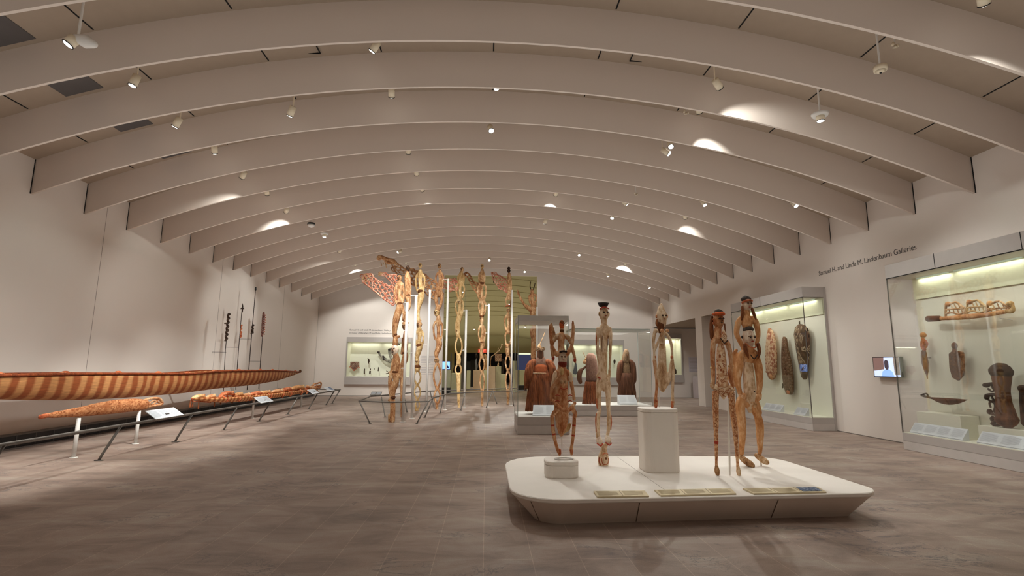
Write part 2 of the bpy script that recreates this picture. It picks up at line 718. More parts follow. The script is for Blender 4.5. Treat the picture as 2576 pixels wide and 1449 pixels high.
def vault(y0, y1, lift, th):
    mb = MB()
    R = []
    for x in xs:
        z = zrib(x) + lift
        R.append([(x, y0, z), (x, y1, z), (x, y1, z + th), (x, y0, z + th)])
    return mb.rings(R)


struct('floor', MB().box(-10.5, 15, YB - .2, 60, -.12, 0), floor_mat())
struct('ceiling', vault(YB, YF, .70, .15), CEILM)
n_trim = 1
for n in range(-10, 14):
    y = S0 + SP * n
    if y > YF - .2:
        break
    mb = vault(y, y + .045, 0, .71)
    struct('trim_%d' % n_trim, mb, RIBM)
    n_trim += 1
    # shadow gap where the rib dies into each side wall
    for sx, X in ((-1, XL), (1, XR)):
        if n < -3:
            continue
        z = zrib(X)
        g = MB().box(X - .004 if sx > 0 else X, X if sx > 0 else X + .004, y - .022, y - .001, z, z + .7)
        struct('trim_%d' % n_trim, g, SLOTM)
        n_trim += 1
# side walls
struct('wall_left', MB().box(XL - .25, XL, YB, YF + .3, 0, 5.75), WALL)
wr = MB()
T = XR + .06
ZJ = 3.74
CA = (13.08, 17.1)       # far case along the wall
CB = (4.9, 10.2)         # near case along the wall
wr.box(XR, T, YB, 19.95, 0, 5.75)
wr.box(XR, T, 19.95, YF, ZJ, 5.75)
struct('wall_right', wr, WALL)
struct('wall_pillar', MB().box(XR, XR + .4, 21.05, 21.72, 0, ZJ), WALL)
# end wall behind the camera
struct('wall_back', MB().box(XL - .25, XR + .3, YB - .25, YB, 0, 7.6), WALL)
# far wall with its tall opening
OX0, OX1 = -2.33, 2.72
C1 = (-7.36, -3.98, 1.0, 2.8)        # display windows in the far wall (x0,x1,z0,z1)
C2 = (3.9, 7.42, 1.03, 2.78)
C3 = (9.55, 10.62, 1.2, 3.15)
fw = MB()
segs = [(XL - .25, C1[0]), (C1[1], OX0), (OX1, C2[0]), (C2[1], C3[0]), (C3[1], 14.2)]
for a, b in segs:
    fw.box(a, b, YF, YF + .12, 0, 3.7)
for c in (C1, C2, C3):
    fw.box(c[0], c[1], YF, YF + .12, 0, c[2])
    fw.box(c[0], c[1], YF, YF + .12, c[3], 3.7)


def top_seg(mb, a, b, z0):
    R = []
    for i in range(13):
        x = a + (b - a) * i / 12
        xc = min(max(x, XL), XR)
        R.append([(x, YF, z0), (x, YF + .12, z0), (x, YF + .12, zrib(xc) + .72), (x, YF, zrib(xc) + .72)])
    mb.rings(R)


top_seg(fw, XL - .25, OX0, 3.7)
top_seg(fw, OX1, XR + .06, 3.7)
top_seg(fw, OX0, OX1, 6.5)
struct('wall_far', fw, WALL)
# narrow wall joints
for Y in (12.0, 17.35, 22.7):
    struct('trim_%d' % n_trim, MB().box(XL, XL + .003, Y, Y + .008, .3, zrib(XL) + .65), plain('joint_shade', (128, 118, 110), .9))
    n_trim += 1
struct('trim_%d' % n_trim, MB().box(XL, XL + .004, YF - .012, YF, 0, 5.3), MATS['joint_shade'])
n_trim += 1
struct('baseboard_left', MB().box(XL, XL + .015, YB, YF, 0, .10), SLOTM)
struct('baseboard_far', MB().box(XL, OX0, YF - .01, YF, 0, .03), plain('joint_shade2', (120, 110, 102), .9))
struct('baseboard_right', MB().box(XR - .008, XR, CB[1], CA[0], 0, .02), MATS['joint_shade2'])

# side room on the right
sr = MB().box(XR + .06, 14.2, 19.7, 19.85, 0, 3.9).box(14.05, 14.2, 19.85, YF, 0, 3.9)
struct('wall_side', sr, WALL)
struct('ceiling_side', MB().box(XR + .06, 14.2, 19.7, YF + .12, ZJ, ZJ + .12), CEILM)

# ceiling slots and vents
for X in (-8, -6, -4, -2, .05, 2, 4, 6, 8):
    for n in range(-3, 6):
        y = S0 + SP * n
        z = zrib(X) + .70
        sl = tag(MB().box(X - .011, X + .011, y + .08, y + SP - .04, z - .006, z + .004).build('track_slot', SLOTM), None, None)
        sl['kind'] = 'structure'
        sl.name = 'trim_%d' % n_trim
        n_trim += 1
ordn = ['nearest', 'second nearest', 'third nearest', 'fourth nearest', 'fifth nearest', 'sixth nearest']
k = 0
for n in (-2, -1, 0, 1):
    y = S0 + SP * n
    a, b = -7.35, -6.75
    v = MB()
    R = []
    for i in range(5):
        x = a + (b - a) * i / 4
        z = zrib(x) + .70
        R.append([(x, y + .10, z - .012), (x, y + 1.25, z - .012), (x, y + 1.25, z + .01), (x, y + .10, z + .01)])
    v.rings(R)
    tag(v.build('ceiling_vent', VENTM), 'grey rectangular ceiling grille high on the left, %s of the row between ribs' % ordn[k], 'vent', 'grey ceiling grilles')
    k += 1
for px, py, n, lab in ((777, 137, -1, 'square access hatch outlined in the ceiling left of the middle track'), (1610, 159, -1, 'square access hatch outlined in the ceiling right of the middle track')):
    q = at(px, py, Y=S0 + SP * n + 1.05)
    z = zrib(q.x) + .70
    h = MB()
    x0, y0, s_ = q.x - .14, q.y - .1, .28
    for bx in ((x0, x0 + s_, y0, y0 + .012), (x0, x0 + s_, y0 + s_ - .012, y0 + s_), (x0, x0 + .012, y0, y0 + s_), (x0 + s_ - .012, x0 + s_, y0, y0 + s_)):
        h.box(bx[0], bx[1], bx[2], bx[3], z - .012, z + .01)
    tag(h.build('access_hatch', SLOTM), lab, 'hatch')

# ------------------------------------------------------------------ spotlights
TRK = {-8: 'far left track', -6: 'leftmost track', -4: 'second track from the left', -2: 'third track from the left', 0: 'middle track', 2: 'third track from the right', 4: 'second track from the right', 6: 'rightmost lit track', 8: 'track beside the right wall'}
PWR = 1.0
ADDED_FLOOD = 17  # strength of the extra downward fill hung under every track head


def spotlight(loc, target, power, cone=50, blend=.5, lit=True, size=1.0, flood=1.0):
    """track head: loc is the lens centre"""
    loc = Vector(loc)
    d = (Vector(target) - loc).normalized()
    o = thing('spotlight', loc, None, 'spotlight')
    a = loc - d * .19 * size
    r = .062 * size
    hb = MB()
    hb.tube([a, loc + d * .004], [r, r], n=18, sub=1, rnd=False)
    hs = hb.build('housing', FIXT, o, True)
    rg = MB()
    q = []
    u = d.orthogonal().normalized()
    v = d.cross(u)
    rg.tube([loc + (u * cos(t * pi / 8) + v * sin(t * pi / 8)) * r * .98 for t in range(16)], .007, n=6, closed=True, nrm=d, sub=1)
    rg.build('trim_ring', BLACK, o, True)
    le = MB()
    le.tube([loc + d * .005, loc + d * .012], [r * .86, r * .8], n=18, sub=1, rnd=False)
    le.build('lens', LENS if lit else WHITE, o)
    z = zrib(max(min(loc.x, 8.9), -8.9)) + .70
    st = MB()
    st.cyl(a + Vector((0, 0, -.02)), Vector((a.x, a.y, z)), .012, n=8)
    st.box(a.x - .02, a.x + .02, a.y - .07, a.y + .07, z - .05, z)
    st.build('mount', FIXT, o)
    if power:
        L = bpy.data.lights.new('bulb', 'SPOT')
        L.energy = power * PWR
        L.color = WARM
        L.spot_size = radians(cone)
        L.spot_blend = max(blend, .7)
        L.shadow_soft_size = .03
        b = bpy.data.objects.new('bulb', L)
        COL.objects.link(b)
        b.parent = o
        b.rotation_euler = d.to_track_quat('-Z', 'Y').to_euler()
        b.location = d * .03
    if ADDED_FLOOD and flood:  # added wide fill below the head, not a lamp of the fixture
        L = bpy.data.lights.new('added_flood', 'SPOT')
        L.energy = ADDED_FLOOD * flood * (.12 if loc.y < 5.5 else (.45 if loc.y < 9 else (2.9 if loc.y < 18 else 3.0)))
        L.color = WARM
        L.spot_size = radians(158)
        L.spot_blend = 1.0
        L.shadow_soft_size = .12
        b = bpy.data.objects.new('added_flood', L)
        COL.objects.link(b)
        b.parent = o
        b.location = (0, 0, min(-.1, zrib(max(min(loc.x, 8.9), -8.9)) - .1 - loc.z))
    return o


def bayof(px, py, off=.1):
    best = None
    for n in range(-4, 14):
        Y = S0 + SP * (n + .5) + .02
        q = at(px, py, Y=Y)
        if abs(q.x) > 8.9:
            continue
        e = abs(q.z - zrib(q.x) - off)
        if best is None or e < best[0]:
            best = (e, q)
    return best[1]


# pixel of the lens, what it is aimed at, power, cone
SPOTS = [
    ((333, 215), (-7.4, 7.6, .2), 1000, 46), ((936, 129), (-6.9, 10.2, .1), 1300, 40), ((985, 244), (-2.7, 15.0, 1.8), 1300, 40),
    ((729, 291), (-7.2, 12.4, .1), 1600, 44), ((440, 318), (-8.9, 10.5, 1.6), 90, 75), ((540, 385), (-7.2, 15.2, .2), 1400, 50),
    ((1249, 222), (1.6, 6.5, .8), 300, 44), ((1812, 222), (9.0, 11.5, 2.8), 110, 80), ((1760, 284), (8.2, 15, 1.0), 160, 50),
    ((1688, 369), (3.4, 6.9, 1.2), 420, 38), ((1683, 387), (9.0, 8.6, 1.7), 420, 44), ((1236, 329), (1.2, 6.6, .9), 180, 36),
    ((1027, 386), (-2.5, 16.3, 2.8), 1200, 42), ((608, 448), (-8.9, 14.5, 2.2), 110, 75), ((1048, 440), (-2.2, 18.6, 2.5), 900, 42),
    ((672, 490), (-7.2, 18.6, .2), 1300, 50), ((719, 534), (-8.8, 19.0, 3.0), 160, 60), ((1370, 562), (.5, 20.6, 2.4), 1200, 42),
    ((1773, 516), (7.5, 10.5, 0), 300, 70), ((2003, 518), (8.5, 9.5, 2.0), 0, 60), ((1577, 515), (9.0, 14.4, 1.7), 420, 42),
    ((1724, 549), (9.0, 21.0, 2.0), 80, 60), ((1540, 549), (1.4, 13.2, 1.2), 600, 40), ((852, 635), (-8.8, 22.0, 2.6), 90, 70),
    ((1001, 635), (-8.9, 18.4, 3.2), 620, 36), ((1457, 642), (4.2, 17.6, .8), 700, 46), ((1572, 666), (6.5, 27.3, 3.2), 620, 70),
    ((1530, 695), (7.5, 24.0, 0), 400, 70), ((1634, 724), (8.9, 24.0, 2.0), 0, 60), ((1320, 684), (2.0, 22.8, 2.4), 700, 50),
    ((1231, 655), (-.2, 20.8, 3.0), 900, 42), ((894, 668), (-6.2, 27.2, 2.6), 900, 70), ((1022, 663), (-3.5, 27.0, 2.0), 700, 70),
    ((1063, 480), (-1.3, 19.4, 3.6), 900, 40), ((1397, 491), (1.0, 21.8, 3.4), 900, 40),
]
made = []
for (px, py), tg, pw, cone in SPOTS:
    made.append(spotlight(bayof(px, py), tg, pw, cone))
# heads above and behind the camera, on the same tracks
for loc, tg, pw, cone in (((2, 5.3), (2.6, 6.6, 1.2), 120, 60), ((4, 4.0), (3.4, 6.6, 1.3), 110, 50), ((0, 4.0), (1.6, 6.4, 1.2), 90, 46),
                          ((-4, 4.0), (-7.4, 8.6, .6), 900, 50), ((-2, 1.3), (-2, 3.0, 0), 30, 100), ((4, 1.3), (4.5, 2.6, 0), 30, 100),
                          ((-6, 1.3), (-8.9, 4.0, 2.2), 60, 100), ((6, 1.3), (9.0, 4.0, 2.2), 110, 100), ((6, 5.3), (9.4, 8.5, 2.0), 240, 60),
                          ((-4, -2.7), (-4, -2, 0), 220, 110), ((2, -2.7), (2, -2, 0), 220, 110), ((6, -2.7), (8, -3, 1), 200, 110)):
    made.append(spotlight((loc[0], loc[1], zrib(loc[0]) + .1), tg, pw, cone))
byt = {}
for o in made:
    t = min(TRK, key=lambda a: abs(a - o.location.x))
    byt.setdefault(t, []).append(o)
ORD = ['nearest', 'second', 'third', 'fourth', 'fifth', 'sixth', 'seventh', 'eighth', 'ninth', 'tenth', 'eleventh', 'twelfth']
for t, l in byt.items():
    l.sort(key=lambda o: o.location.y)
    for i, o in enumerate(l):
        nm = ORD[i] + (' spotlight' if i == 0 else ' spotlight from the front')
        if i == len(l) - 1 and i:
            nm = 'farthest spotlight'
        o['label'] = 'cream cylindrical %s on the %s' % (nm, TRK[t])
        o['group'] = 'cream cylindrical track spotlights under the vault'

# pendants, sensors, sprinkler heads
def pendant(px, py, n, kind, lab):
    Y = S0 + SP * n + .65
    q = at(px, py, Y=Y)
    z = zrib(q.x) + .69
    if kind == 'spot':
        o = thing('pendant_spotlight', q, lab, 'spotlight')
        MB().cyl(q + Vector((0, 0, .12)), (q.x, q.y, z), .014, n=10).build('stem', WHITE, o)
        MB().tube([q + Vector((0, 0, .14)), q + Vector((0, 0, .10)), q + Vector((0, 0, .055))], [.03, .14, .12], n=24, sub=1, rnd=False).build('canopy', WHITE, o, True)
        MB().tube([q + Vector((0, 0, .06)), q + Vector((0, 0, -.03))], [.07, .062], n=20, sub=1, rnd=False).build('head', FIXT, o, True)
        MB().tube([q + Vector((0, 0, -.031)), q + Vector((0, 0, -.036))], [.056, .05], n=20, sub=1, rnd=False).build('lens', LENS, o)
        if px > 2000:
            L = bpy.data.lights.new('bulb', 'SPOT')
            L.energy, L.color, L.spot_size, L.spot_blend, L.shadow_soft_size = 340, WARM, radians(80), .8, .04
            b = bpy.data.objects.new('bulb', L)
            COL.objects.link(b)
            b.parent = o
            b.location = (0, 0, -.06)
        MB().tube([q + Vector((.061 * cos(t * pi / 8), .061 * sin(t * pi / 8), -.03)) for t in range(16)], .006, n=6, closed=True, nrm=Vector((0, 0, 1)), sub=1).build('trim_ring', BLACK, o, True)
    elif kind == 'disc':
        o = thing('pendant_speaker', q, lab, 'speaker')
        MB().cyl(q + Vector((0, 0, .06)), (q.x, q.y, z), .014, n=10).build('stem', WHITE, o)
        MB().tube([q + Vector((0, 0, .07)), q + Vector((0, 0, .0))], [.09, .085], n=24, sub=1, rnd=False).build('canister', FIXT, o, True)
        MB().tube([q, q + Vector((0, 0, -.03))], [.07, .03], n=20, sub=1, rnd=False).build('cone', FIXT, o, True)
        MB().ell(q + Vector((0, 0, -.03)), .018).build('tip', BLACK, o, True)
    elif kind == 'camera':
        o = thing('pendant_spotlight', q, lab, 'spotlight')
        MB().cyl(q + Vector((.02, 0, .10)), (q.x + .02, q.y, z), .016, n=10).build('stem', WHITE, o)
        MB().tube([q + Vector((-.02, 0, .10)), q + Vector((.12, .02, .06)), q + Vector((.22, .03, .03))], [.05, .09, .05], n=20, sub=1).build('canopy', WHITE, o, True)
        d = Vector((-.45, -.25, -.86)).normalized()
        c = q + Vector((-.05, -.02, .02))
        MB().tube([c - d * .08, c + d * .05], [.075, .07], n=20, sub=1, rnd=False).build('head', FIXT, o, True)
        MB().tube([c + d * .051, c + d * .058], [.06, .055], n=20, sub=1, rnd=False).build('lens', LENS, o)
        u = d.orthogonal().normalized()
        v = d.cross(u)
        MB().tube([c + d * .05 + (u * cos(t * pi / 8) + v * sin(t * pi / 8)) * .068 for t in range(16)], .008, n=6, closed=True, nrm=d, sub=1).build('trim_ring', BLACK, o, True)
    elif kind == 'sprinkler':
        o = thing('sprinkler_head', q, lab, 'sprinkler')
        MB().cyl(q, (q.x, q.y, z), .008, n=8).build('pipe', WHITE, o)
        m = MB().tube([q + Vector((0, 0, .03)), q, q + Vector((0, 0, -.01))], [.012, .02, .035], n=12, sub=1, rnd=False)
        m.box(q.x - .05, q.x - .02, q.y - .02, q.y + .02, q.z + .02, q.z + .06).box(q.x + .02, q.x + .05, q.y - .02, q.y + .02, q.z + .0, q.z + .04)
        m.build('nozzle', FIXT, o, True)
    elif kind == 'dome':
        o = thing('dome_camera', q, lab, 'camera')
        MB().cyl(q + Vector((0, 0, .05)), (q.x, q.y, z), .012, n=8).build('stem', WHITE, o)
        MB().tube([q + Vector((0, 0, .07)), q + Vector((0, 0, .01))], [.10, .13], n=20, sub=1, rnd=False).build('dark_cap', BLACK, o, True)
        MB().tube([q + Vector((0, 0, .01)), q + Vector((0, 0, -.05)), q + Vector((0, 0, -.08))], [.12, .09, .03], n=20, sub=1, rnd=False).build('dome', WHITE, o, True)
    return o


pendant(2064, 300, -1, 'spot', 'white pendant spotlight with flared canopy and lit lens, high on the right')
pendant(190, 112, -2, 'camera', 'white pendant spotlight tilted toward the viewer at upper left')
pendant(2215, 178, -2, 'disc', 'white round pendant speaker with dark tip at upper right')
pendant(2252, 118, -2, 'sprinkler', 'small cream sprinkler head beside the round pendant speaker')
pendant(1726, 286, 0, 'sprinkler', 'small cream sprinkler head right of the second lit rib bay')
pendant(1736, 335, 1, 'sprinkler', 'small cream sprinkler head against the fourth rib, right of centre')
pendant(1600, 490, 3, 'sprinkler', 'small cream sprinkler head above the slanted light patch at centre right')
pendant(1634, 615, 7, 'sprinkler', 'small cream sprinkler head in the far bays at right')
pendant(783, 566, 5, 'dome', 'white dome camera with dark cap hanging left of centre')
pendant(816, 594, 6, 'spot', 'tiny white pendant spotlight behind the dome camera')

# ================================================================== DISPLAY CASES
def area(name, loc, rot, sx, sy, e, col, parent=None):
    L = bpy.data.lights.new(name, 'AREA')
    L.shape = 'RECTANGLE'
    L.size, L.size_y, L.energy, L.color = sx, sy, e, col
    o = bpy.data.objects.new(name, L)
    COL.objects.link(o)
    o.rotation_euler = rot
    if parent:
        o.parent = parent
        o.location = Vector(loc) - parent.location
    else:
        o.location = loc
    return o


GREENW = (1.0, 1.0, .84)
STRIP = emit('strip_glow', (170, 184, 164), .45)
VAL = plain('frosted_valance', (206, 208, 178), .7)


def wall_case(y0, y1, seams, lab, vis):
    """built-in case on the right wall: projecting glass box, hood above and plinth below"""
    xf, xb = 8.44, 9.02
    zt, zh, zb, zk = 3.77, 3.49, .33, .17
    o = thing('display_case', (xf, (y0 + y1) / 2, 0), lab, 'display case')
    hb = MB().box(xf, XR, y0, y1, zh, zt)
    h = hb.build('hood', CASEM, o)
    for Y in seams:
        MB().box(xf - .003, xf, Y, Y + .012, zh, zt).build('joint', SLOTM, h)
    MB().box(xf - .002, xf + .02, y0, y1, zh - .012, zh).build('hood_shadow_gap', SLOTM, h)
    b = MB().box(xf, XR, y0, y1, zk + .006, zb).box(xf + .006, XR, y0, y1, zk, zk + .006).build('plinth', CASEM, o)
    MB().box(xf, XR, y0, y1, .005, zk).build('kickboard', plain('case_kick', (190, 182, 176), .6), o)
    MB().box(xf + .01, xb, y0 + .02, y1 - .02, zb, zb + .012).build('case_floor', CASEIN, o)
    MB().box(xb, XR - .002, y0 + .02, y1 - .02, zb, zh).build('back_panel', CASEIN, o)
    MB().box(xf + .03, xb, y0 + .02, y1 - .02, zh - .012, zh).build('case_ceiling', CASEM, o)
    MB().box(xb - .03, xb, y0 + .03, y1 - .03, 3.04, zh - .012).build('valance', VAL, o)
    t = y0 + .25
    while t < y1 - .3:
        e = min(t + 1.25, y1 - .2)
        MB().box(xb - .10, xb - .07, t, e, zh - .035, zh - .012).build('light_strip', STRIP, o)
        area('case_lamp', (xb - .085, (t + e) / 2, zh - .04), (0, radians(-8), 0), .03, e - t, 2.6, GREENW, o)
        t = e + .12
    # soft light along the front edge of the hood that reaches the panel and floor
    area('case_lamp', (xf + .12, (y0 + y1) / 2, zh - .03), (0, radians(-14), 0), .06, y1 - y0 - .4, 13, (1, .95, .86), o)
    g = MB().box(xf + .002, xf + .014, y0, y1, zb, zh).build('glass_front', GLASS, o)
    MB().box(xf + .014, XR, y0 + .002, y0 + .012, zb, zh).build('glass_end', GLASS, o)
    MB().box(xf + .014, XR, y1 - .012, y1 - .002, zb, zh).build('glass_end', GLASS, o)
    for Y in (y0, y1 - .016):
        MB().box(xf - .001, xf + .015, Y, Y + .016, zb, zh).build('glass_edge', STEEL, o)
    if vis:
        MB().box(XR - .06, XR - .001, y0 - .004, y0 + .02, .006, zt).build('end_post', CASEM, o)
    return o


wall_case(CA[0], CA[1], (15.2,), 'tall wall case with three carved shields, behind the pair of figures', True)
wall_case(CB[0], CB[1], (9.0, 7.42), 'large near wall case at the right edge, holding drum and paddle', False)


def card(c0, c1, c2, c3, lab, cat='label', name='text_panel', mat=None, pmat=None, cols=3, photo=None, th=.012, backing=None, group=None):
    """sloped printed panel; corners top-left, top-right, bottom-right, bottom-left in world space"""
    c0, c1, c2, c3 = [Vector(c) for c in (c0, c1, c2, c3)]
    nrm = (c1 - c0).cross(c3 - c0).normalized()
    if nrm.z < 0 or (abs(nrm.z) < .05 and nrm.y > 0):
        nrm = -nrm
    ctr = (c0 + c1 + c2 + c3) / 4
    o = thing(name, ctr, lab, cat, group)
    MB().hexa([c - nrm * th for c in (c0, c1, c2, c3)], [c0, c1, c2, c3]).build('board', mat or CARD, o)
    tx = MB()

    def P(u, v):
        a = c0 + (c1 - c0) * u
        b = c3 + (c2 - c3) * u
        return a + (b - a) * v + nrm * .0025
    for i in range(cols):
        u0 = (i + .08) / cols
        u1 = (i + .88) / cols
        if photo is not None and i == photo:
            MB().hexa([P(u0, .1), P(u1, .1), P(u1, .85), P(u0, .85)], [q + nrm * .002 for q in (P(u0, .1), P(u1, .1), P(u1, .85), P(u0, .85))]).build('photograph', carved('blue_photo', ((40, 52, 84), (170, 180, 196)), (90, 108, 140), 30, .05), o)
            continue
        for r in range(9):
            v0 = .12 + r * .085
            ue = u1 - (u1 - u0) * (.35 if r in (0, 8) else random.random() * .08)
            q = [P(u0, v0), P(ue, v0), P(ue, v0 + .035), P(u0, v0 + .035)]
            tx.hexa(q, [a + nrm * .001 for a in q])
    tx.build('printed_text', pmat or CARDT, o)
    if backing:
        MB().hexa([c3 - nrm * th, c2 - nrm * th, Vector((c2.x, c2.y, backing)), Vector((c3.x, c3.y, backing))],
                  [c0 - nrm * th, c1 - nrm * th, Vector((c1.x, c1.y, backing)), Vector((c0.x, c0.y, backing))]).build('wedge_stand', CARD, o)
    return o


# cards inside the two wall cases (slope toward the visitor at -X)
def case_card(y0, y1, lab, cols):
    zb = .343
    card((8.61, y1, zb + .20), (8.61, y0, zb + .20), (8.48, y0, zb + .02), (8.48, y1, zb + .02), lab, cols=cols, backing=zb)


a = at(2285, 1075, Z=.37)
case_card(8.92, 10.06, 'white printed label rail below the boat-shaped bowl in the near case', 4)
case_card(7.2, 8.66, 'white printed label rail below the tall drum in the near wall case', 4)
case_card(14.6, 15.55, 'white printed label rail at the left of the shield case floor', 3)
case_card(13.45, 13.95, 'small white printed label rail at the right of the shield case floor', 2)

# ---- objects in the near wall case
P1 = PL(X=8.8)
prow = thing('carved_prow', P1.p(2440, 795), 'long carved canoe prow with three openwork crouching figures, high in the near case', 'carving')
b = MB()
ch(b, P1, [(2336, 802, 7), (2375, 801, 5), (2430, 797, 7), (2480, 792, 6), (2520, 785, 6), (2545, 781, 5)], .8)
b.build('beam', W_HONEY, prow, True, remesh=.012)
hd = MB()
ch(hd, P1, [(2334, 802, 7.5), (2364, 801, 7)], .8)
hd.build('dark_end', W_BROWN, prow, True)
for i, (x0, x1, yt, yb) in enumerate(((2377, 2427, 757, 795), (2431, 2480, 752, 791), (2482, 2540, 755, 787))):
    f = MB()
    w_ = x1 - x0
    ch(f, P1, [(x0 + 2, yb, 2.6), (x0 + 2, yt + 20, 2.6), (x0 + 3, yt + 8, 3)])
    ch(f, P1, [(x0 + 12, yt + 8, 3), (x0 + w_ * .55, yt + 3, 2.6), (x0 + w_ * .8, yt + 12, 3), (x1 - 2, yt + 18, 3)])
    ch(f, P1, [(x0 + 2, yt + 22, 2.2), (x0 + w_ * .5, yt + 20, 1.8), (x1 - 2, yt + 19, 2.2)])
    ch(f, P1, [(x0 + 3, yb - 6, 2.6), (x0 + w_ * .35, yb - 9, 2.2), (x0 + w_ * .7, yb - 4, 2.2), (x1, yb - 10, 2.4)])
    for t in range(4):
        xx = x0 + 10 + t * (w_ - 14) / 3.4
        ch(f, P1, [(xx, yt + 21, 1.4), (xx + 2.5, yt + 29, 1.4)])
    for t in range(3):
        xx = x0 + 14 + t * (w_ - 20) / 3
        ch(f, P1, [(xx, yt + 8, 1.3), (xx + 5, yt + 20, 1.5)])
    ch(f, P1, [(x1, yb - 6, 2.5), (x1 + 1, yt + 18, 2.5)])
    s = f.build('openwork_figure', W_BISL if i % 2 else W_BIS, prow, True)
    e = MB()
    blob(e, P1, x0 + 8, yt + 8, 6.5, 6.5)
    e.build('head', W_HONEY, s, True)
e = MB()
blob(e, P1, 2541, 764, 8, 7)
ch(e, P1, [(2541, 764, 7), (2548, 772, 4), (2545, 782, 6), (2530, 783, 5)])
e.build('end_head', W_BISL, prow, True)
mt = MB()
for x in (2412, 2515):
    p = P1.p(x, 800)
    mt.tube([p, p + Vector((.22, 0, -.03))], .008, n=8, sub=1)
mt.build('mount', WHITE, prow)

P2 = PL(X=8.88)
o = thing('carved_paddle_figure', P2.p(2327, 905), 'slim reddish figure on a leaf-shaped blade, left side of the near case', 'carving')
b = MB()
ch(b, P2, [(2325, 878, 3.5), (2324, 890, 9), (2327, 912, 10.5), (2330, 930, 7), (2332, 944, 2.5), (2333, 952, 1.5)], .35)
b.build('blade', W_BROWN, o, True)
b = MB()
ch(b, P2, [(2321, 852, 3.5), (2326, 862, 5), (2323, 872, 4.5), (2326, 880, 4)])
ch(b, P2, [(2328, 856, 2), (2333, 864, 2.2), (2330, 874, 2)])
ch(b, P2, [(2318, 858, 2), (2317, 868, 2.2), (2320, 878, 2)])
b.build('figure_body', W_RED, o, True)
b = MB()
blob(b, P2, 2322, 843, 7.5, 7)
b.build('head', W_HONEY, o, True)

MB().cyl(P2.p(2326, 900), P2.p(2326, 900) + Vector((.135, 0, 0)), .008, n=8).build('mount', STEEL, o)

o = thing('carved_shield', P2.p(2407, 910), 'dark oblong wooden shield board with small knob head, centre of the near case', 'shield')
b = MB()
pts = [(2389, 890), (2396, 884), (2412, 883), (2424, 886), (2426, 920), (2424, 945), (2412, 958), (2398, 950), (2391, 925)]
b.hexa([P2.p(x, y, -.03) for x, y in pts], [P2.p(x, y, .02) for x, y in pts])
b.build('board', carved('shield_brown', ((88, 54, 30), (124, 82, 46)), (60, 36, 20), 34, .05), o, bevel=.012)
b = MB()
blob(b, P2, 2401, 870, 6.5, 9)
ch(b, P2, [(2401, 876, 4), (2402, 886, 6)])
b.build('head', W_BROWN, o, True)
MB().cyl(P2.p(2407, 910), P2.p(2407, 910) + Vector((.135, 0, 0)), .01, n=8).build('mount', STEEL, o)

P3 = PL(X=8.75)
o = thing('boat_shaped_bowl', P3.p(2375, 1012), 'long dark boat-shaped carved bowl with curled head, floating above the white block', 'bowl')
b = MB()
R = []
for t in range(13):
    u = t / 12
    x = 2340 + (2432 - 2340) * u
    yt = 999 + 6.5 * u
    yb_ = yt + 1.5 + 14.5 * (sin(pi * min(1, u * 1.02)) ** .75 if 0 < u < 1 else 0)
    k = P3.k(x, yt)
    A, B = P3.p(x, yt), P3.p(x, yb_)
    wd = .10 * sin(pi * (.04 + .92 * u)) + .008
    R.append([A + Vector((-wd, 0, 0)), A + Vector((wd, 0, 0)), (A + B) / 2 + Vector((wd * .8, 0, 0)), B, (A + B) / 2 + Vector((-wd * .8, 0, 0))])
b.rings(R)
b.build('hull', W_BROWN, o, True)
b = MB()
ch(b, P3, [(2319, 994, 3.5), (2326, 997, 3), (2334, 999, 2.5), (2345, 1002, 2.5)])
ch(b, P3, [(2322, 992, 2.2), (2331, 990, 1.8), (2334, 996, 2)])
b.build('curled_head', W_DARK, o, True)
ms = MB()
ms.tube([P3.p(2375, 1018), P3.p(2375, 1018) + Vector((.26, 0, .02))], .004, n=6, sub=1)
ms.build('mount', WHITE, o)

# blocks
p = at(2330, 1083, Z=.345)
MBk = MB().box(8.64, 9.0, 9.08, 10.03, .343, .757)
tag(MBk.build('display_block', CASEIN), 'white display block below the boat-shaped bowl in the near case', 'display block')
MBk = MB().box(8.64, 9.0, 6.4, 8.76, .343, .632)
tag(MBk.build('display_block', CASEIN), 'low white block carrying the tall drum in the near case', 'display block')

P4 = PL(X=8.75)
o = thing('hourglass_drum', P4.p(2528, 1075), 'tall dark brown hourglass drum with openwork handle of curled birds', 'drum')
b = MB()
ch(b, P4, [(2518, 934, 21), (2519, 945, 20), (2522, 985, 15), (2525, 1010, 15.5), (2530, 1040, 20), (2533, 1057, 24)], 1, n=24)
b.build('drum_body', W_BROWN, o, True)
b = MB()
ch(b, P4, [(2518, 932, 24), (2518, 940, 23)], 1, n=24, sub=1)
b.build('drum_skin_ring', W_DARK, o, True)
b = MB()
for y in (968, 995):
    ch(b, P4, [(2482, y + 1, 5.5), (2496, y - 3, 3.5), (2508, y + 1, 3), (2514, y + 16, 2.6)])
    ch(b, P4, [(2494, y, 2.4), (2500, y + 12, 2.4), (2512, y + 18, 2.2)])
    ch(b, P4, [(2486, y + 10, 2.6), (2496, y + 17, 2.2), (2506, y + 8, 2), (2514, y + 4, 2)])
blob(b, P4, 2481, 969, 8, 6)
blob(b, P4, 2482, 1000, 6, 6)
ch(b, P4, [(2492, 1024, 2.2), (2489, 1014, 2.2), (2497, 1009, 2.4), (2504, 1020, 2.8), (2502, 1036, 2.8), (2516, 1044, 2.5)])
blob(b, P4, 2490, 1036, 6.5, 7)
ch(b, P4, [(2490, 1036, 4), (2503, 1044, 3), (2517, 1040, 2.4)])
blob(b, P4, 2496, 1054, 5, 6)
ch(b, P4, [(2496, 1048, 3), (2506, 1056, 3), (2497, 1066, 5), (2512, 1069, 4), (2520, 1064, 3)])
b.build('openwork_handle', W_DARK, o, True)

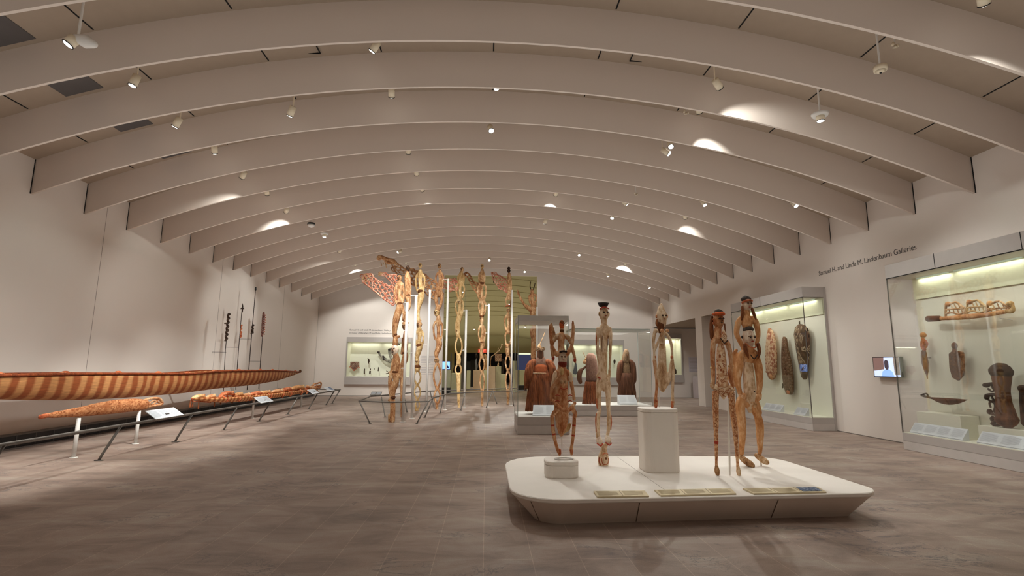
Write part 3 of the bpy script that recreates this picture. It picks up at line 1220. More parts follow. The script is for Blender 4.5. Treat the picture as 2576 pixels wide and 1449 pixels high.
P5 = PL(X=8.78)
o = thing('carved_head_figure', P5.p(2574, 1010), 'dark carved figure cut off by the right picture edge, beside the tall drum', 'carving')
b = MB()
blob(b, P5, 2572, 977, 10, 9)
ch(b, P5, [(2573, 985, 7), (2574, 1005, 8), (2576, 1030, 8), (2580, 1066, 9)])
b.build('figure_body', W_DARK, o, True, remesh=.012)

# ---- shields in the shield case
P6 = PL(X=8.87)


def shield(o, pts, mat, knobs=()):
    b = MB()
    A = [P6.p(x, y, -.03) for x, y in pts]
    B = [P6.p(x, y, .04) for x, y in pts]
    c = sum((P6.p(x, y, -.05) for x, y in pts), Vector()) / len(pts)
    k = len(b.v)
    inner = [c + (q - c) * .62 + Vector((-.055, 0, 0)) for q in A]
    b.rings([B, A, inner])
    b.build('board', mat, o, True)
    MB().cyl(c + Vector((.05, 0, 0)), (9.018, c.y, c.z), .012, n=8).build('mount', STEEL, o)
    return b


SH1 = ringed('shield_red_white', ((200, 152, 116), (230, 202, 168)), (150, 58, 42), 12, 'MANHATTAN', (1, 1, .8), ((.10, .30), (.42, .62)))
SH2 = ringed('shield_dark', ((74, 46, 34), (118, 78, 56)), (168, 146, 120), 22, 'EUCLIDEAN', (1, 1, .6), ((.30, .36),))
SH3 = ringed('shield_brown_cream', ((70, 46, 34), (112, 80, 58)), (196, 176, 144), 6.5, 'MANHATTAN', (1, 1, .55), ((.16, .24), (.48, .58)))
o = thing('carved_shield', P6.p(1940, 890), 'reddish carved shield with orange rounded tips, leftmost of three in the far wall case', 'shield', )
shield(o, [(1935, 826), (1942, 832), (1949, 855), (1952, 890), (1952, 935), (1948, 950), (1942, 956), (1935, 951), (1929, 932), (1927, 895), (1929, 858), (1932, 835)], SH1)
e = MB()
blob(e, P6, 1937, 834, 5, 9, -.03, .5)
blob(e, P6, 1943, 946, 7, 9, -.03, .5)
e.build('orange_tips', W_OCHRE, o, True)
e = MB()
for y in (915, 921, 935):
    blob(e, P6, 1928, y, 2.4, 3, 0, .8)
e.build('side_lugs', W_OCHRE, o, True)
o = thing('carved_shield', P6.p(1980, 920), 'narrow dark brown carved shield with feathered edge, middle of three in the far wall case', 'shield')
shield(o, [(1972, 847), (1977, 852), (1981, 880), (1989, 910), (1994, 950), (1994, 985), (1989, 993), (1979, 990), (1973, 970), (1969, 930), (1968, 880), (1969, 856)], SH2)
e = MB()
for y in (876, 893, 940, 968, 973):
    blob(e, P6, 1969, y, 2.5, 4, 0, .6)
e.build('feather_edge', W_DARK, o, True)
e = MB()
blob(e, P6, 1986, 986, 7, 6, -.03, .5)
e.build('plain_foot', W_RED, o, True)
o = thing('carved_shield', P6.p(2019, 885), 'broad tapering shield with cream lozenge pattern, rightmost of three in the far wall case', 'shield')
shield(o, [(2012, 815), (2022, 818), (2031, 830), (2035, 850), (2033, 895), (2031, 935), (2029, 950), (2024, 955), (2018, 948), (2011, 915), (2003, 870), (1999, 842), (2002, 824)], SH3)
e = MB()
for x, y in ((2011, 812), (2003, 826), (2001, 842), (2031, 830), (2034, 845)):
    blob(e, P6, x, y, 2.5, 5, 0, .6)
e.build('carved_lugs', W_DARK, o, True)

# ---- flat screens
def screen(c, lab, name='video_monitor', pic=None, depthv=(.06, 0, 0)):
    c = [Vector(q) for q in c]
    dv = Vector(depthv)
    ctr = sum(c, Vector()) / 4
    o = thing(name, ctr, lab, 'television')
    MB().hexa([q + dv for q in c], c).build('casing', BLACK, o, bevel=.004)
    s = [ctr + (q - ctr) * .93 - dv * .04 for q in c]
    return o, s, ctr


def P(s, u, v):
    a = s[0] + (s[1] - s[0]) * u
    b = s[3] + (s[2] - s[3]) * u
    return a + (b - a) * v


xw = 8.98
o, s, ctr = screen([(xw, 11.50, 1.868), (xw, 10.70, 1.868), (xw, 10.70, 1.414), (xw, 11.50, 1.414)], 'wall monitor playing a video of a person in a pale blue shirt', depthv=(.06, 0, 0))
dvn = Vector((-.0025, 0, 0))
MB().hexa(s, [q + dvn for q in s]).build('screen', emit('screen_pale', (196, 210, 240), 1.0), o)


def scr_poly(nm, uv, col, e, lift=1):
    q = [P(s, u, v) + dvn * (1 + lift) for u, v in uv]
    MB().hexa(q, [a + dvn * .5 for a in q]).build(nm, emit('scr_' + nm, col, e), o)


scr_poly('thatch', [(.0, .0), (.42, 0), (.40, .62), (.0, .70)], (120, 92, 86), .8)
scr_poly('bamboo', [(.78, 0), (1, 0), (1, .9), (.80, .9)], (132, 120, 112), .8)
scr_poly('shirt', [(.30, 1), (.34, .74), (.46, .62), (.60, .62), (.72, .74), (.78, 1)], (140, 176, 226), .95, 2)
scr_poly('head', [(.44, .22), (.48, .14), (.56, .14), (.60, .22), (.60, .5), (.57, .64), (.49, .64), (.44, .5)], (70, 58, 70), .6, 3)
MB().box(9.03, XR - .001, 10.9, 11.3, 1.52, 1.76).build('wall_bracket', BLACK, o)

# ================================================================== LEFT WALL: CANOES AND RAIL
PC = PL(X=-7.75)


def interp(tab, x):
    for (a, b), (c, d) in zip(tab, tab[1:]):
        if a <= x <= c:
            return b + (d - b) * (x - a) / (c - a)
    return tab[0][1] if x < tab[0][0] else tab[-1][1]


topz = [(-400, 930), (0, 945), (120, 942), (240, 940), (480, 940.5), (568, 933), (687, 932), (740, 934), (773, 936)]
botz = [(-400, 985), (0, 1003), (120, 1006), (240, 1006.5), (360, 1000), (480, 990), (568, 977.5), (657, 968.6), (717, 958), (761, 943), (773, 938)]
can = thing('long_canoe', at(300, 1000, X=-8.05), 'very long banded red-brown dugout canoe raised along the left wall', 'canoe')
b = MB()
rim = []
R = []
for i in range(61):
    u = i / 60
    x = -300 + (773 + 300) * (1 - (1 - u) ** 1.6)
    A = PC.p(x, interp(topz, x))
    B = PC.p(x, interp(botz, x))
    y = A.y
    hw = .36 * min(1, max(.03, (23.0 - y) / 5)) ** .7
    xc = -8.10
    ht = A.z - B.z
    ring = []
    for t in range(21):
        a = pi * t / 20
        ring.append((xc + hw * (abs(cos(a)) ** .5) * (1 if cos(a) > 0 else -1), y, A.z - ht * sin(a) ** .9))
    for t in range(21):
        a = pi * (20 - t) / 20
        ring.append((xc + hw * .86 * (abs(cos(a)) ** .5) * (1 if cos(a) > 0 else -1), y, A.z - .01 - (ht * .78) * sin(a) ** .9))
    R.append(ring)
    rim.append((Vector((xc + hw, y, A.z)), Vector((xc - hw, y, A.z)), hw))
b.rings(R)
b.build('hull', banded('banded_bark', 'Y', .97, (152, 82, 44), (196, 140, 90), warp=2.2), can, True)
for sgn in (0, 1):
    g = MB()
    g.tube([r[sgn] for r in rim], .028, n=8, nrm=Vector((1, 0, 0)), sub=1)
    g.build('gunwale', wood('gunwale_red', [(84, 36, 16), (132, 62, 30), (160, 84, 44)], 12), can, True)
for i in range(12):
    y = 7.2 + i * 1.35
    r = min(rim, key=lambda q: abs(q[0].y - y))
    g = MB()
    g.tube([r[0] + Vector((-.03, -.15, -.01)), r[0] + Vector((-.03, -.05, .022)), r[0] + Vector((-.03, .05, .022)), r[0] + Vector((-.03, .15, -.01))], [.015, .036, .036, .015], n=8, nrm=Vector((1, 0, 0)), sub=3)
    g.build('thwart_lashing', W_RED, can, True)
e = MB()
pt = PC.p(776, 934) + Vector((-.35, 0, 0))
e.ell(pt, (.05, .07, .07))
e.build('tip_knob', W_BROWN, can, True)
for Y in (8.0, 11.5, 15.0, 18.5):
    r = min(rim, key=lambda q: abs(q[0].y - Y))
    bz = r[0].z - .42
    hb = MB().box(XL + .002, -8.1, Y - .02, Y + .02, bz - .05, bz)
    hb.box(-8.14, -8.06, Y - .05, Y + .05, bz - .03, bz + .1)
    hb.build('wall_bracket', BLACK, can)

# convector at the foot of the wall
cv = thing('convector_heater', (-8.87, 12, 0), 'long low black convector grille along the foot of the left wall', 'heater')
MB().box(XL + .016, -8.80, YB + .3, 27.0, .02, .25).build('casing', GRILLE, cv)
MB().box(XL + .016, -8.76, YB + .3, 27.0, .25, .27).build('top_lip', plain('convector_lip', (96, 90, 86), .6), cv)
MB().box(-8.80, -8.74, YB + .3, 27.0, .0, .025).build('bottom_lip', plain('convector_lip2', (84, 74, 68), .6), cv)
fin = MB()
y = 4.0
while y < 26.9:
    fin.box(-8.80, -8.793, y, y + .018, .03, .25)
    y += .42
fin.build('divider_bars', plain('convector_bar', (70, 68, 68), .6), cv)

# slim carved wooden figure board on two white posts
PD = PL(X=-7.0)
o = thing('carved_board', PD.p(250, 1030), 'long orange carved board shaped like a fish, on two white posts, left foreground', 'carving')
b = MB()
ch(b, PD, [(100, 1048.5, 3), (115, 1046, 5), (150, 1042, 8.5), (200, 1036, 12), (245, 1029, 15.5), (290, 1023, 17), (335, 1019, 16), (368, 1018, 12)], .5, n=14)
b.build('board_body', ringed('carved_orange', ((172, 104, 62), (206, 144, 98)), (150, 84, 46), 17, 'EUCLIDEAN', (1, .5, 1), ((.34, .42),)), o, True)
b = MB()
ch(b, PD, [(352, 1012, 2.6), (375, 1003, 3), (400, 1003, 3.5), (408, 1014, 3.5), (398, 1019, 3.2), (372, 1023, 3)])
ch(b, PD, [(360, 1010, 2), (382, 1018, 2.2), (398, 1005, 2.2)])
ch(b, PD, [(368, 1022, 2), (386, 1008, 2), (405, 1016, 2)])
b.build('openwork_end', W_OCHRE, o, True)
b = MB()
ch(b, PD, [(100, 1049, 5), (112, 1046.5, 6), (122, 1045, 5)], .6)
b.build('carved_snout', W_RED, o, True)
for X, Y, px, py in ((-7.0, 9.35, 197, 1048), (-7.01, 10.91, 347, 1030)):
    t = PD.p(px, py)
    b = MB().cyl((X, Y, .008), (X, Y, t.z - .025), .032, n=16)
    b.tube([(X, Y, 0), (X, Y, .012)], [.06, .06], n=16, sub=1, rnd=False)
    tag(b.build('mounting_post', WHITE, None, True), 'white post under the %s end of the orange fish-shaped board' % ('left' if px < 250 else 'right'), 'post')

# spirit canoe with crouching figures
PW = PL(X=-7.0)
o = thing('spirit_canoe', PW.p(640, 1000), 'narrow orange canoe crowded with carved crouching figures and tassels, beside the rail', 'canoe')
tb = [(482, 1008), (520, 1006), (600, 1003), (700, 988), (800, 972)]
b = MB()
R = []
for i in range(41):
    x = 484 + (806 - 484) * i / 40
    yc = interp([(484, 1003), (530, 1004), (600, 1000), (660, 995), (720, 988), (770, 980), (806, 972)], x)
    k = PW.k(x, yc)
    h_ = interp([(484, 3), (500, 7), (560, 13), (600, 14), (720, 12), (790, 7), (806, 4)], x) * k
    c = PW.p(x, yc + interp([(484, 0), (560, 4), (806, 2)], x))
    hw = .17 * min(1, .25 + 4 * min(i, 40 - i) / 40)
    R.append([(c.x + hw * abs(cos(a)) ** .5 * (1 if cos(a) > 0 else -1), c.y, c.z + .5 * h_ - h_ * max(0, sin(a)) + (0 if sin(a) > 0 else .01 * -sin(a))) for a in [pi * t / 10 for t in range(11)]] +
             [(c.x - hw * .85 + hw * 1.7 * t / 5, c.y, c.z + .4 * h_) for t in range(1, 5)])
b.rings(R)
b.build('hull', banded('banded_orange', 'Y', 1.6, (176, 96, 48), (226, 164, 108), warp=1.0), o, True)
b = MB()
ch(b, PW, [(484, 1006, 1.6), (500, 1001, 1.6), (560, 1002, 1.5), (600, 999, 1.5), (660, 993, 1.4), (720, 986, 1.3), (770, 977, 1.2), (806, 970, 1.2)])
ch(b, PW, [(482, 1003, 2.2), (486, 1010, 2.0), (500, 1010, 1.8), (530, 1012, 1.6)])
b.build('rim_binding', W_RED, o, True)
figs = [(487, 515, 992), (522, 541, 992), (555, 588, 984), (590, 610, 987), (610, 628, 989), (632, 660, 984), (655, 680, 982), (688, 712, 978), (712, 732, 974), (735, 765, 969), (775, 790, 971)]
for i, (x0, x1, yt) in enumerate(figs):
    f = MB()
    yb_ = interp([(484, 1006), (600, 1000), (700, 988), (800, 972)], x0)
    m_ = (x0 + x1) / 2
    ch(f, PW, [(x0 - 2, yb_ - 4, 3.0), (x0 + (x1 - x0) * .3, yt + 6, 5.0), (x0 + (x1 - x0) * .65, yt + 5, 5.2), (x1 - 1, yt + 8, 3.6)], 1.5)
    ch(f, PW, [(x1 - 4, yt + 5, 2.4), (x1, yb_ - 4, 2.2)], 1)
    ch(f, PW, [(m_ - 2, yt + 4, 2.2), (m_ + 1, yb_ - 4, 2.0)], 1)
    s = f.build('crouching_figure', (W_HONEY, W_OCHRE, W_RED)[i % 3], o, True)
    g = MB()
    blob(g, PW, x1 - 2, yt + 2, 3.4, 3.4)
    g.build('head', W_BISL if i % 2 else W_OCHRE, s, True)
b = MB()
ch(b, PW, [(786, 972, 2), (790, 966, 2.2), (797, 965, 2), (806, 962, 1.8), (808, 968, 2), (803, 978, 1.8)])
ch(b, PW, [(792, 975, 2), (798, 970, 2), (806, 970, 1.8)])
ch(b, PW, [(796, 978, 1.6), (800, 986, 1.6)])
b.build('prow_figurehead', W_OCHRE, o, True)
for x, y0, y1 in ((479, 1008, 1024), (485, 1010, 1023), (500, 1010, 1027), (540, 1008, 1022), (556, 1006, 1016), (585, 1003, 1013), (620, 1003, 1010), (655, 998, 1006)):
    b = MB()
    ch(b, PW, [(x, y0, 1.0), (x - .5, (y0 + y1) / 2, 1.6), (x - 1, y1, 2.1)])
    b.build('tassel', FIBR, o, True)
for x in (556, 588, 616, 636, 668, 700, 720, 748, 762):
    yc = interp([(484, 1003), (530, 1004), (600, 1000), (660, 995), (720, 988), (770, 980)], x)
    b = MB()
    ch(b, PW, [(x, yc - 5, 2, -.06), (x, yc + 2, 2, -.19), (x, yc + 9, 2, -.13)])
    b.build('cord_lashing', W_RED, o, True)
for X, Y, px, py, l in ((-6.98, 16.0, 637, 1008, 'left'), (-7.0, 20.1, 741, 990, 'right')):
    t = PW.p(px, py)
    b = MB().cyl((X, Y, .006), (X, Y, t.z), .03, n=16)
    b.tube([(X, Y, 0), (X, Y, .012)], [.06, .06], n=16, sub=1, rnd=False)
    tag(b.build('mounting_post', WHITE, None, True), 'short white post under the %s half of the spirit canoe with crouching figures' % l, 'post')

# rail along the left wall
rl = thing('barrier_rail', (-6.25, 12, 0), 'long low dark metal rail in front of the canoes, on slanted legs', 'rail')
RX, RZ = -6.10, .575
b = MB()
b.tube([(RX, 2.0, RZ), (RX, 22.05, RZ)], .02, n=10, sub=1)
b.tube([(RX, 22.05, RZ), (-8.9, 22.6, RZ)], .02, n=10, sub=1)
b.tube([(RX - .05, 2.0, RZ - .03), (RX - .05, 22.05, RZ - .03)], .012, n=8, sub=1)
b.build('rail', STEEL, rl, True)
for Y in (2.8, 4.9, 7.0, 9.09, 11.18, 13.15, 15.1, 17.2, 19.15, 21.2, 22.0):
    b = MB()
    b.tube([(RX, Y, RZ), (-6.36, Y, .09), (-6.40, Y, .0)], [.022, .022, .022], n=10, nrm=Vector((0, 1, 0)), flat=.8, sub=1, rnd=False)
    b.box(-6.45, -6.33, Y - .035, Y + .035, 0, .012)
    b.build('leg', STEEL, rl, True)


def rail_card(pp, X, lab, cols, photo=None):
    """card clipped on the left rail: near edge sits on the rail, far edge is higher"""
    a, b_, c, d = pp
    C = [at(*a, X=X - .13), at(*b_, X=X - .13), at(*c, X=X + .08), at(*d, X=X + .08)]
    y0, y1 = (C[0].y + C[3].y) / 2, (C[1].y + C[2].y) / 2
    z1 = (C[0].z + C[1].z) / 2
    z0 = (C[2].z + C[3].z) / 2
    C = [(X - .13, y0, z1), (X - .13, y1, z1), (X + .08, y1, z0), (X + .08, y0, z0)]
    o = card(*C, lab, cols=cols, photo=photo)
    ym = (y0 + y1) / 2
    MB().box(X - .03, X + .02, ym - .05, ym + .05, RZ + .018, (z0 + z1) / 2 - .008).build('clip', STEEL, o)


rail_card([(372, 1032.5), (442, 1024), (457.5, 1044), (388, 1055)], RX, 'wide white text panel on the left rail, nearest the orange board', 3)
rail_card([(644, 1000), (676, 994), (682, 1010), (652, 1015)], RX, 'white text panel on the left rail below the middle of the spirit canoe', 2)
rail_card([(776, 981), (794, 977), (800, 988), (784, 992)], RX, 'small white text panel on the left rail under the figurehead', 2)
rail_card([(818, 976), (833, 971), (839, 981), (824, 985)], RX, 'farthest small text panel on the left rail, with a dark photograph', 2, photo=1)

# spears against the left wall
PS = PL(X=-8.52)


def spear(lab, x0, y0, xm, ym, x1, y1, r, parts):
    o = thing('carved_spear', PS.p(x0, y0), lab, 'spear')
    b = MB()
    ch(b, PS, [(x0, y0, r), (xm, ym, r), (x1, y1, r * .8)], sub=1, n=8)
    b.build('shaft', DARKP, o, True)
    for nm, mat, pts in parts:
        c = MB()
        for q in pts:
            ch(c, PS, q, 1, n=8)
        c.build(nm, mat, o, True)
    c = MB()
    for zy in ((y0 + y1) * .5, y0 - 12):
        t = (zy - y0) / (y1 - y0)
        p = PS.p(x0 + (x1 - x0) * t, zy)
        c.tube([p, Vector((XL + .006, p.y, p.z))], .006, n=6, sub=1, rnd=False)
    c.build('wall_pin', BLACK, o)
    return o


kn = lambda xa, ya, xb, yb, n, r: [[(xa + (xb - xa) * t / n + (1.6 if t % 2 else -1.6), ya + (yb - ya) * t / n, r * (1.2 if t % 2 else .7)) for t in range(n + 1)]]
spear('leftmost wall spear with a thick black knobbly carved head', 562, 983, 567, 880, 576, 789, .9,
      [('carved_head', W_DARK, kn(568, 857, 575, 790, 13, 3.0) + [[(571, 812, 1.5), (566, 814, 2)]])])
spear('second wall spear from the left, with a barbed arrow tip and openwork collar', 593, 980, 600, 880, 609.5, 768, .9,
      [('arrow_tip', W_DARK, [[(610.5, 763, .3), (610.3, 772, 1.8), (609.5, 785, 1.4)], [(606, 777, 1), (609.6, 774, 1.6), (613.5, 777, 1)]]),
       ('openwork_collar', W_RED, kn(605, 850, 607, 818, 7, 1.7) + [[(604, 848, 1), (607, 842, 1), (605, 836, 1)]])])
spear('tallest wall spear, with round black knob and dark collar halfway up', 622, 980, 630, 880, 643, 726, 1.0,
      [('knob', BLACK, [[(643, 729, 2.4), (643.4, 724, 2.2)]]), ('carved_collar', W_DARK, kn(633, 840, 636, 818, 5, 2.2) + [[(637, 838, 1.4), (636, 830, 1.6)]])])
spear('rightmost wall spear, with a pale red lace-like carved head', 651, 978, 656, 900, 661, 840, 1.0,
      [('lace_head', carved('lace_red', ((150, 90, 80), (196, 170, 160)), (70, 30, 24), 26, .08), [[(659, 845, 2.6), (661, 830, 4), (663, 800, 4.2), (663.5, 787, 3)]]),
       ('side_knobs', W_RED, [[(664 + 1.6 * (t % 2), 792 + t * 6, 1.2), (668 - t * .4, 793 + t * 6, 1.6)] for t in range(9)])])

# ================================================================== FREESTANDING CASES


def free_case(x0, x1, y0, y1, ztop, zb, zk, lab, hood):
    o = thing('glass_case', ((x0 + x1) / 2, (y0 + y1) / 2, 0), lab, 'display case')
    b = MB().box(x0, x1, y0, y1, zk + .006, zb).box(x0 + .008, x1 - .008, y0 + .008, y1 - .008, zk, zk + .01)
    b.build('base', CASEM, o)
    MB().box(x0, x1, y0, y1, .012, zk).box(x0 + .02, x1 - .02, y0 + .02, y1 - .02, 0, .012).build('kickboard', MATS['case_kick'], o)
    MB().box(x0 + .02, x1 - .02, y0 + .02, y1 - .02, zb, zb + .012).build('deck', WHITE, o)
    g = .010
    MB().box(x0, x1, y0, y0 + g, zb, ztop).build('glass_front', GLASS, o)
    MB().box(x0, x1, y1 - g, y1, zb, ztop).build('glass_back', GLASS, o)
    MB().box(x0, x0 + g, y0 + g, y1 - g, zb, ztop).build('glass_side', GLASS, o)
    MB().box(x1 - g, x1, y0 + g, y1 - g, zb, ztop).build('glass_side', GLASS, o)
    area('case_lamp', ((x0 + x1) / 2, (y0 + y1) / 2, ztop - max(hood, .03) - .01), (0, 0, 0), (x1 - x0) * .8, (y1 - y0) * .8, 26 * (x1 - x0), (1, .97, .9), o)
    e = MB()
    for X in (x0, x1 - .014):
        for Y in (y0 - .001, y1 - .013):
            e.box(X, X + .014, Y, Y + .014, zb, ztop)
    e.build('glass_edges', plain('edge_grey', (150, 156, 150), .3), o)
    MB().box(x0, x1, y0, y1, ztop - hood, ztop).build('lid', plain('lid_satin', (196, 190, 182), .4) if hood > .05 else plain('lid_thin', (190, 196, 190), .3), o)
    return o


free_case(.76, 2.01, 12.39, 13.75, 2.835, .40, .21, 'tall glass case holding the raffia costume with feathered headdress, behind the left figure', .13)
free_case(2.86, 5.50, 16.87, 18.3, 2.87, .34, .18, 'wide glass case holding two fibre body masks, behind the pale tall figure', .03)
card((1.17, 12.72, .66), (1.74, 12.72, .66), (1.76, 12.52, .43), (1.13, 12.52, .43), 'blank white label stand on the deck of the raffia costume case', cols=2, backing=.412, pmat=plain('faint_print', (209, 213, 218), .6))
card((4.42, 17.25, .66), (5.02, 17.25, .66), (5.05, 17.05, .40), (4.46, 17.05, .40), 'blank white label stand on the deck of the body mask case', cols=2, backing=.355, pmat=MATS['faint_print'])


def strands(pl, rows, n, mat, parent, name='fringe', seed=1, flat=.8, r=.9):
    """hanging fibres spread over a tapering cloak; rows = (y, x_left, x_right)"""
    rnd = random.Random(seed)
    m = MB()
    for i in range(n):
        a = 2 * pi * i / n + rnd.random() * .1
        pts = []
        for (y, xl, xr) in rows:
            c = (xl + xr) / 2
            hw = (xr - xl) / 2 * (.93 + .1 * rnd.random())
            k = pl.k(c, y)
            p = pl.p(c + hw * cos(a), y + rnd.uniform(-1, 1), 0) + pl.n * (hw * flat * k * sin(a))
            pts.append(p)
        m.tube(pts, [r * pl.k(rows[0][1], rows[0][0])] * len(pts), n=5, nrm=pl.n, sub=2, rnd=False)
    o = m.build(name, mat, parent, True)
    o['kind'] = 'stuff'
    return o


def cloak(pl, rows, mat, parent, name, flat=.8, n=28, ridge=.03):
    R = []
    for (y, xl, xr) in rows:
        c = (xl + xr) / 2
        hw = (xr - xl) / 2
        k = pl.k(c, y)
        cp = pl.p(c, y)
        R.append([cp + Vector((hw * k * (1 + ridge * (j % 2)) * cos(2 * pi * j / n), hw * k * flat * (1 + ridge * (j % 2)) * sin(2 * pi * j / n), 0)) for j in range(n)])
    return MB().rings(R).build(name, mat, parent, True)


PM = PL(Y=13.05)
o = thing('raffia_costume', PM.p(1359, 1035), 'large orange-brown raffia costume with tall pronged headdress, in the nearest glass case', 'costume')
cloak(PM, [(924, 1345, 1376), (937, 1341, 1382), (960, 1334, 1390), (1000, 1328, 1395), (1032, 1324, 1398)], FIBR, o, 'skirt', .6)
strands(PM, [(936, 1340, 1383), (965, 1331, 1392), (1000, 1326, 1396), (1034, 1322, 1400)], 110, FIBR, o, 'skirt_fringe', 3, .6, .8)
for s, nm in ((-1, 'left'), (1, 'right')):
    b = MB()
    cx = 1360
    ch(b, PM, [(cx + s * 15, 911, 8), (cx + s * 22, 915, 10), (cx + s * 27, 925, 11), (cx + s * 30, 942, 11), (cx + s * 33, 962, 9), (cx + s * 34, 974, 5)], .9, n=14)
    b.build('sleeve', FIBR, o, True)
    rr = random.Random(5 + s)
    m = MB()
    for i in range(46):
        x = cx + s * (18 + 20 * rr.random())
        y = 912 + 12 * rr.random() + max(0, abs(x - cx) - 26) * 1.0
        m.tube([PM.p(x, y, -.08), PM.p(x + s * 3, y + 22, -.11), PM.p(x + s * 4, y + 40 + 12 * rr.random(), -.07)], .007, n=5, nrm=PM.n, sub=2, rnd=False)
    q = m.build('sleeve_fringe', FIBR, o, True)
    q['kind'] = 'stuff'
b = MB()
ch(b, PM, [(1360, 905, 13), (1360, 914, 16), (1360, 922, 17), (1360, 934, 18)], .6, n=18)
b.build('chest_panel', FIBP, o, True)
b = MB()
ch(b, PM, [(1360, 922, 17.5), (1360, 928, 18), (1360, 934, 18.5)], .68, n=20)
b.build('woven_belt', CORD, o, True)
b = MB()
b.tube([PM.p(1360, 938.5) + Vector((.215 * cos(t * pi / 10), .14 * sin(t * pi / 10), 0)) for t in range(20)], .012, n=6, nrm=Vector((0, 0, 1)), closed=True, sub=1)
b.build('belt_rim', W_PALE, o, True)
b = MB()
ch(b, PM, [(1359.5, 912, 7.5), (1359.5, 898, 8.5), (1359.5, 884, 8)], .9)
b.build('head', FIBD, o, True)
b = MB()
for i in range(9):
    a = 2 * pi * i / 9
    b.tube([PM.p(1359.5 + 8 * cos(a) + 3 * cos(t * pi / 3), 878 + 2.5 * sin(t * pi / 3) + 2 * sin(3 * a)) + Vector((0, .09 * sin(a), 0)) for t in range(6)], .012, n=6, closed=True, nrm=Vector((0, 1, 0)), sub=2)
b.build('coiled_headdress', FIBT, o, True)
b = MB()
ch(b, PM, [(1357, 884, 5), (1356.5, 872, 4), (1357, 866, 2)])
ch(b, PM, [(1356, 870, 1.0), (1364, 853, .9), (1371, 836, .7)])
b.build('prong', W_BIS, o, True)
MB().cyl(PM.p(1361, 1046), PM.p(1361, 1018), .012).build('mount', WHITE, o)

PN = PL(Y=17.5)
o = thing('fibre_body_mask', PN.p(1487, 1010), 'pinkish woven hooded body mask with ring face seen side-on, left in the wide case', 'costume')
cloak(PN, [(889, 1480, 1492), (893, 1476, 1497), (905, 1474, 1501), (925, 1473, 1503), (945, 1475, 1504), (957, 1474, 1503)], FIBP, o, 'woven_hood', .9, ridge=.01)
cloak(PN, [(957, 1475, 1501), (962, 1473, 1503), (985, 1470, 1506), (1012, 1466, 1508)], FIBD, o, 'skirt', .8)
strands(PN, [(960, 1473, 1503), (985, 1469, 1507), (1015, 1465, 1509)], 80, FIBR, o, 'skirt_fringe', 9, .8, .8)
b = MB()
blob(b, PN, 1471, 911, 5, 5)
ch(b, PN, [(1471, 906, 2.2), (1475, 901, 2.6), (1478, 896, 2)])
ch(b, PN, [(1474, 900, .8), (1469, 892, .7), (1466, 884, .6)])
b.build('ring_face', W_BIS, o, True)
b = MB()
ch(b, PN, [(1475, 921, 2), (1467, 928, 3), (1460, 934, 6), (1457, 948, 6.5), (1460, 962, 5)], .9)
b.build('fibre_arm', FIBD, o, True)
MB().cyl(PN.p(1487, 1018), PN.p(1487, 1000), .012).build('mount', WHITE, o)

o = thing('fibre_body_mask', PN.p(1576, 1010), 'dark red fibre body mask with pale hooded face, right in the wide case', 'costume')
cloak(PN, [(938, 1562, 1588), (960, 1558, 1594), (985, 1556, 1597), (1006, 1557, 1597)], FIBD, o, 'skirt', .7)
strands(PN, [(942, 1561, 1590), (965, 1557, 1595), (990, 1555, 1599), (1010, 1556, 1599)], 90, FIBD, o, 'skirt_fringe', 12, .7, .8)
for s in (-1, 1):
    b = MB()
    ch(b, PN, [(1576 + s * 9, 908, 5), (1576 + s * 15, 918, 8), (1576 + s * 17, 935, 8), (1576 + s * 18, 955, 7.5), (1576 + s * 17, 964, 5)], .9)
    b.build('fibre_arm', FIBD, o, True)
b = MB()
ch(b, PN, [(1574, 912, 8), (1575, 925, 10), (1576, 938, 11)], .75, n=16)
b.build('woven_torso', FIBT, o, True)
b = MB()
ch(b, PN, [(1575, 883, 6), (1575, 890, 8), (1574, 900, 9.5), (1574, 910, 9)], .9, n=14)
h = b.build('hooded_head', FIBT, o, True)
face(h, PN, 1575, 894, 6, .14, 0, False)
MB().cyl(PN.p(1576, 1018), PN.p(1576, 1000), .012).build('mount', WHITE, o)

# ================================================================== THE PLATFORM AND ITS FIVE FIGURES
PZ = .30


def rrect(x0, x1, y0, y1, rad, z, skew=0.0, n=7, bulge=0.0):
    """rounded rectangle loop; rad = radii at (x0,y0),(x1,y0),(x1,y1),(x0,y1)"""
    L = []
    cs = [(x0, y0, pi, rad[0]), (x1, y0, 1.5 * pi, rad[1]), (x1, y1, 0, rad[2]), (x0, y1, .5 * pi, rad[3])]
    for (x, y, a0, r) in cs:
        cx = x + r if x == x0 else x - r
        cy = y + r if y == y0 else y - r
        for i in range(n):
            a = a0 + .5 * pi * i / (n - 1)
            px, py = cx + r * cos(a), cy + r * sin(a)
            u = (px - x0) / (x1 - x0)
            v = (py - y0) / (y1 - y0)
            py += skew * u * (1 - v) - bulge * sin(pi * u) * (1 if v < .5 else -1) * abs(2 * v - 1)
            L.append(Vector((px, py, z)))
    return L


def inset(loop, d, z):
    c = sum(loop, Vector()) / len(loop)
    out = []
    n = len(loop)
    for i, p in enumerate(loop):
        t = (loop[(i + 1) % n] - loop[i - 1]).normalized()
        nn = Vector((-t.y, t.x, 0))
        out.append(Vector((p.x + nn.x * d, p.y + nn.y * d, z)))
    return out


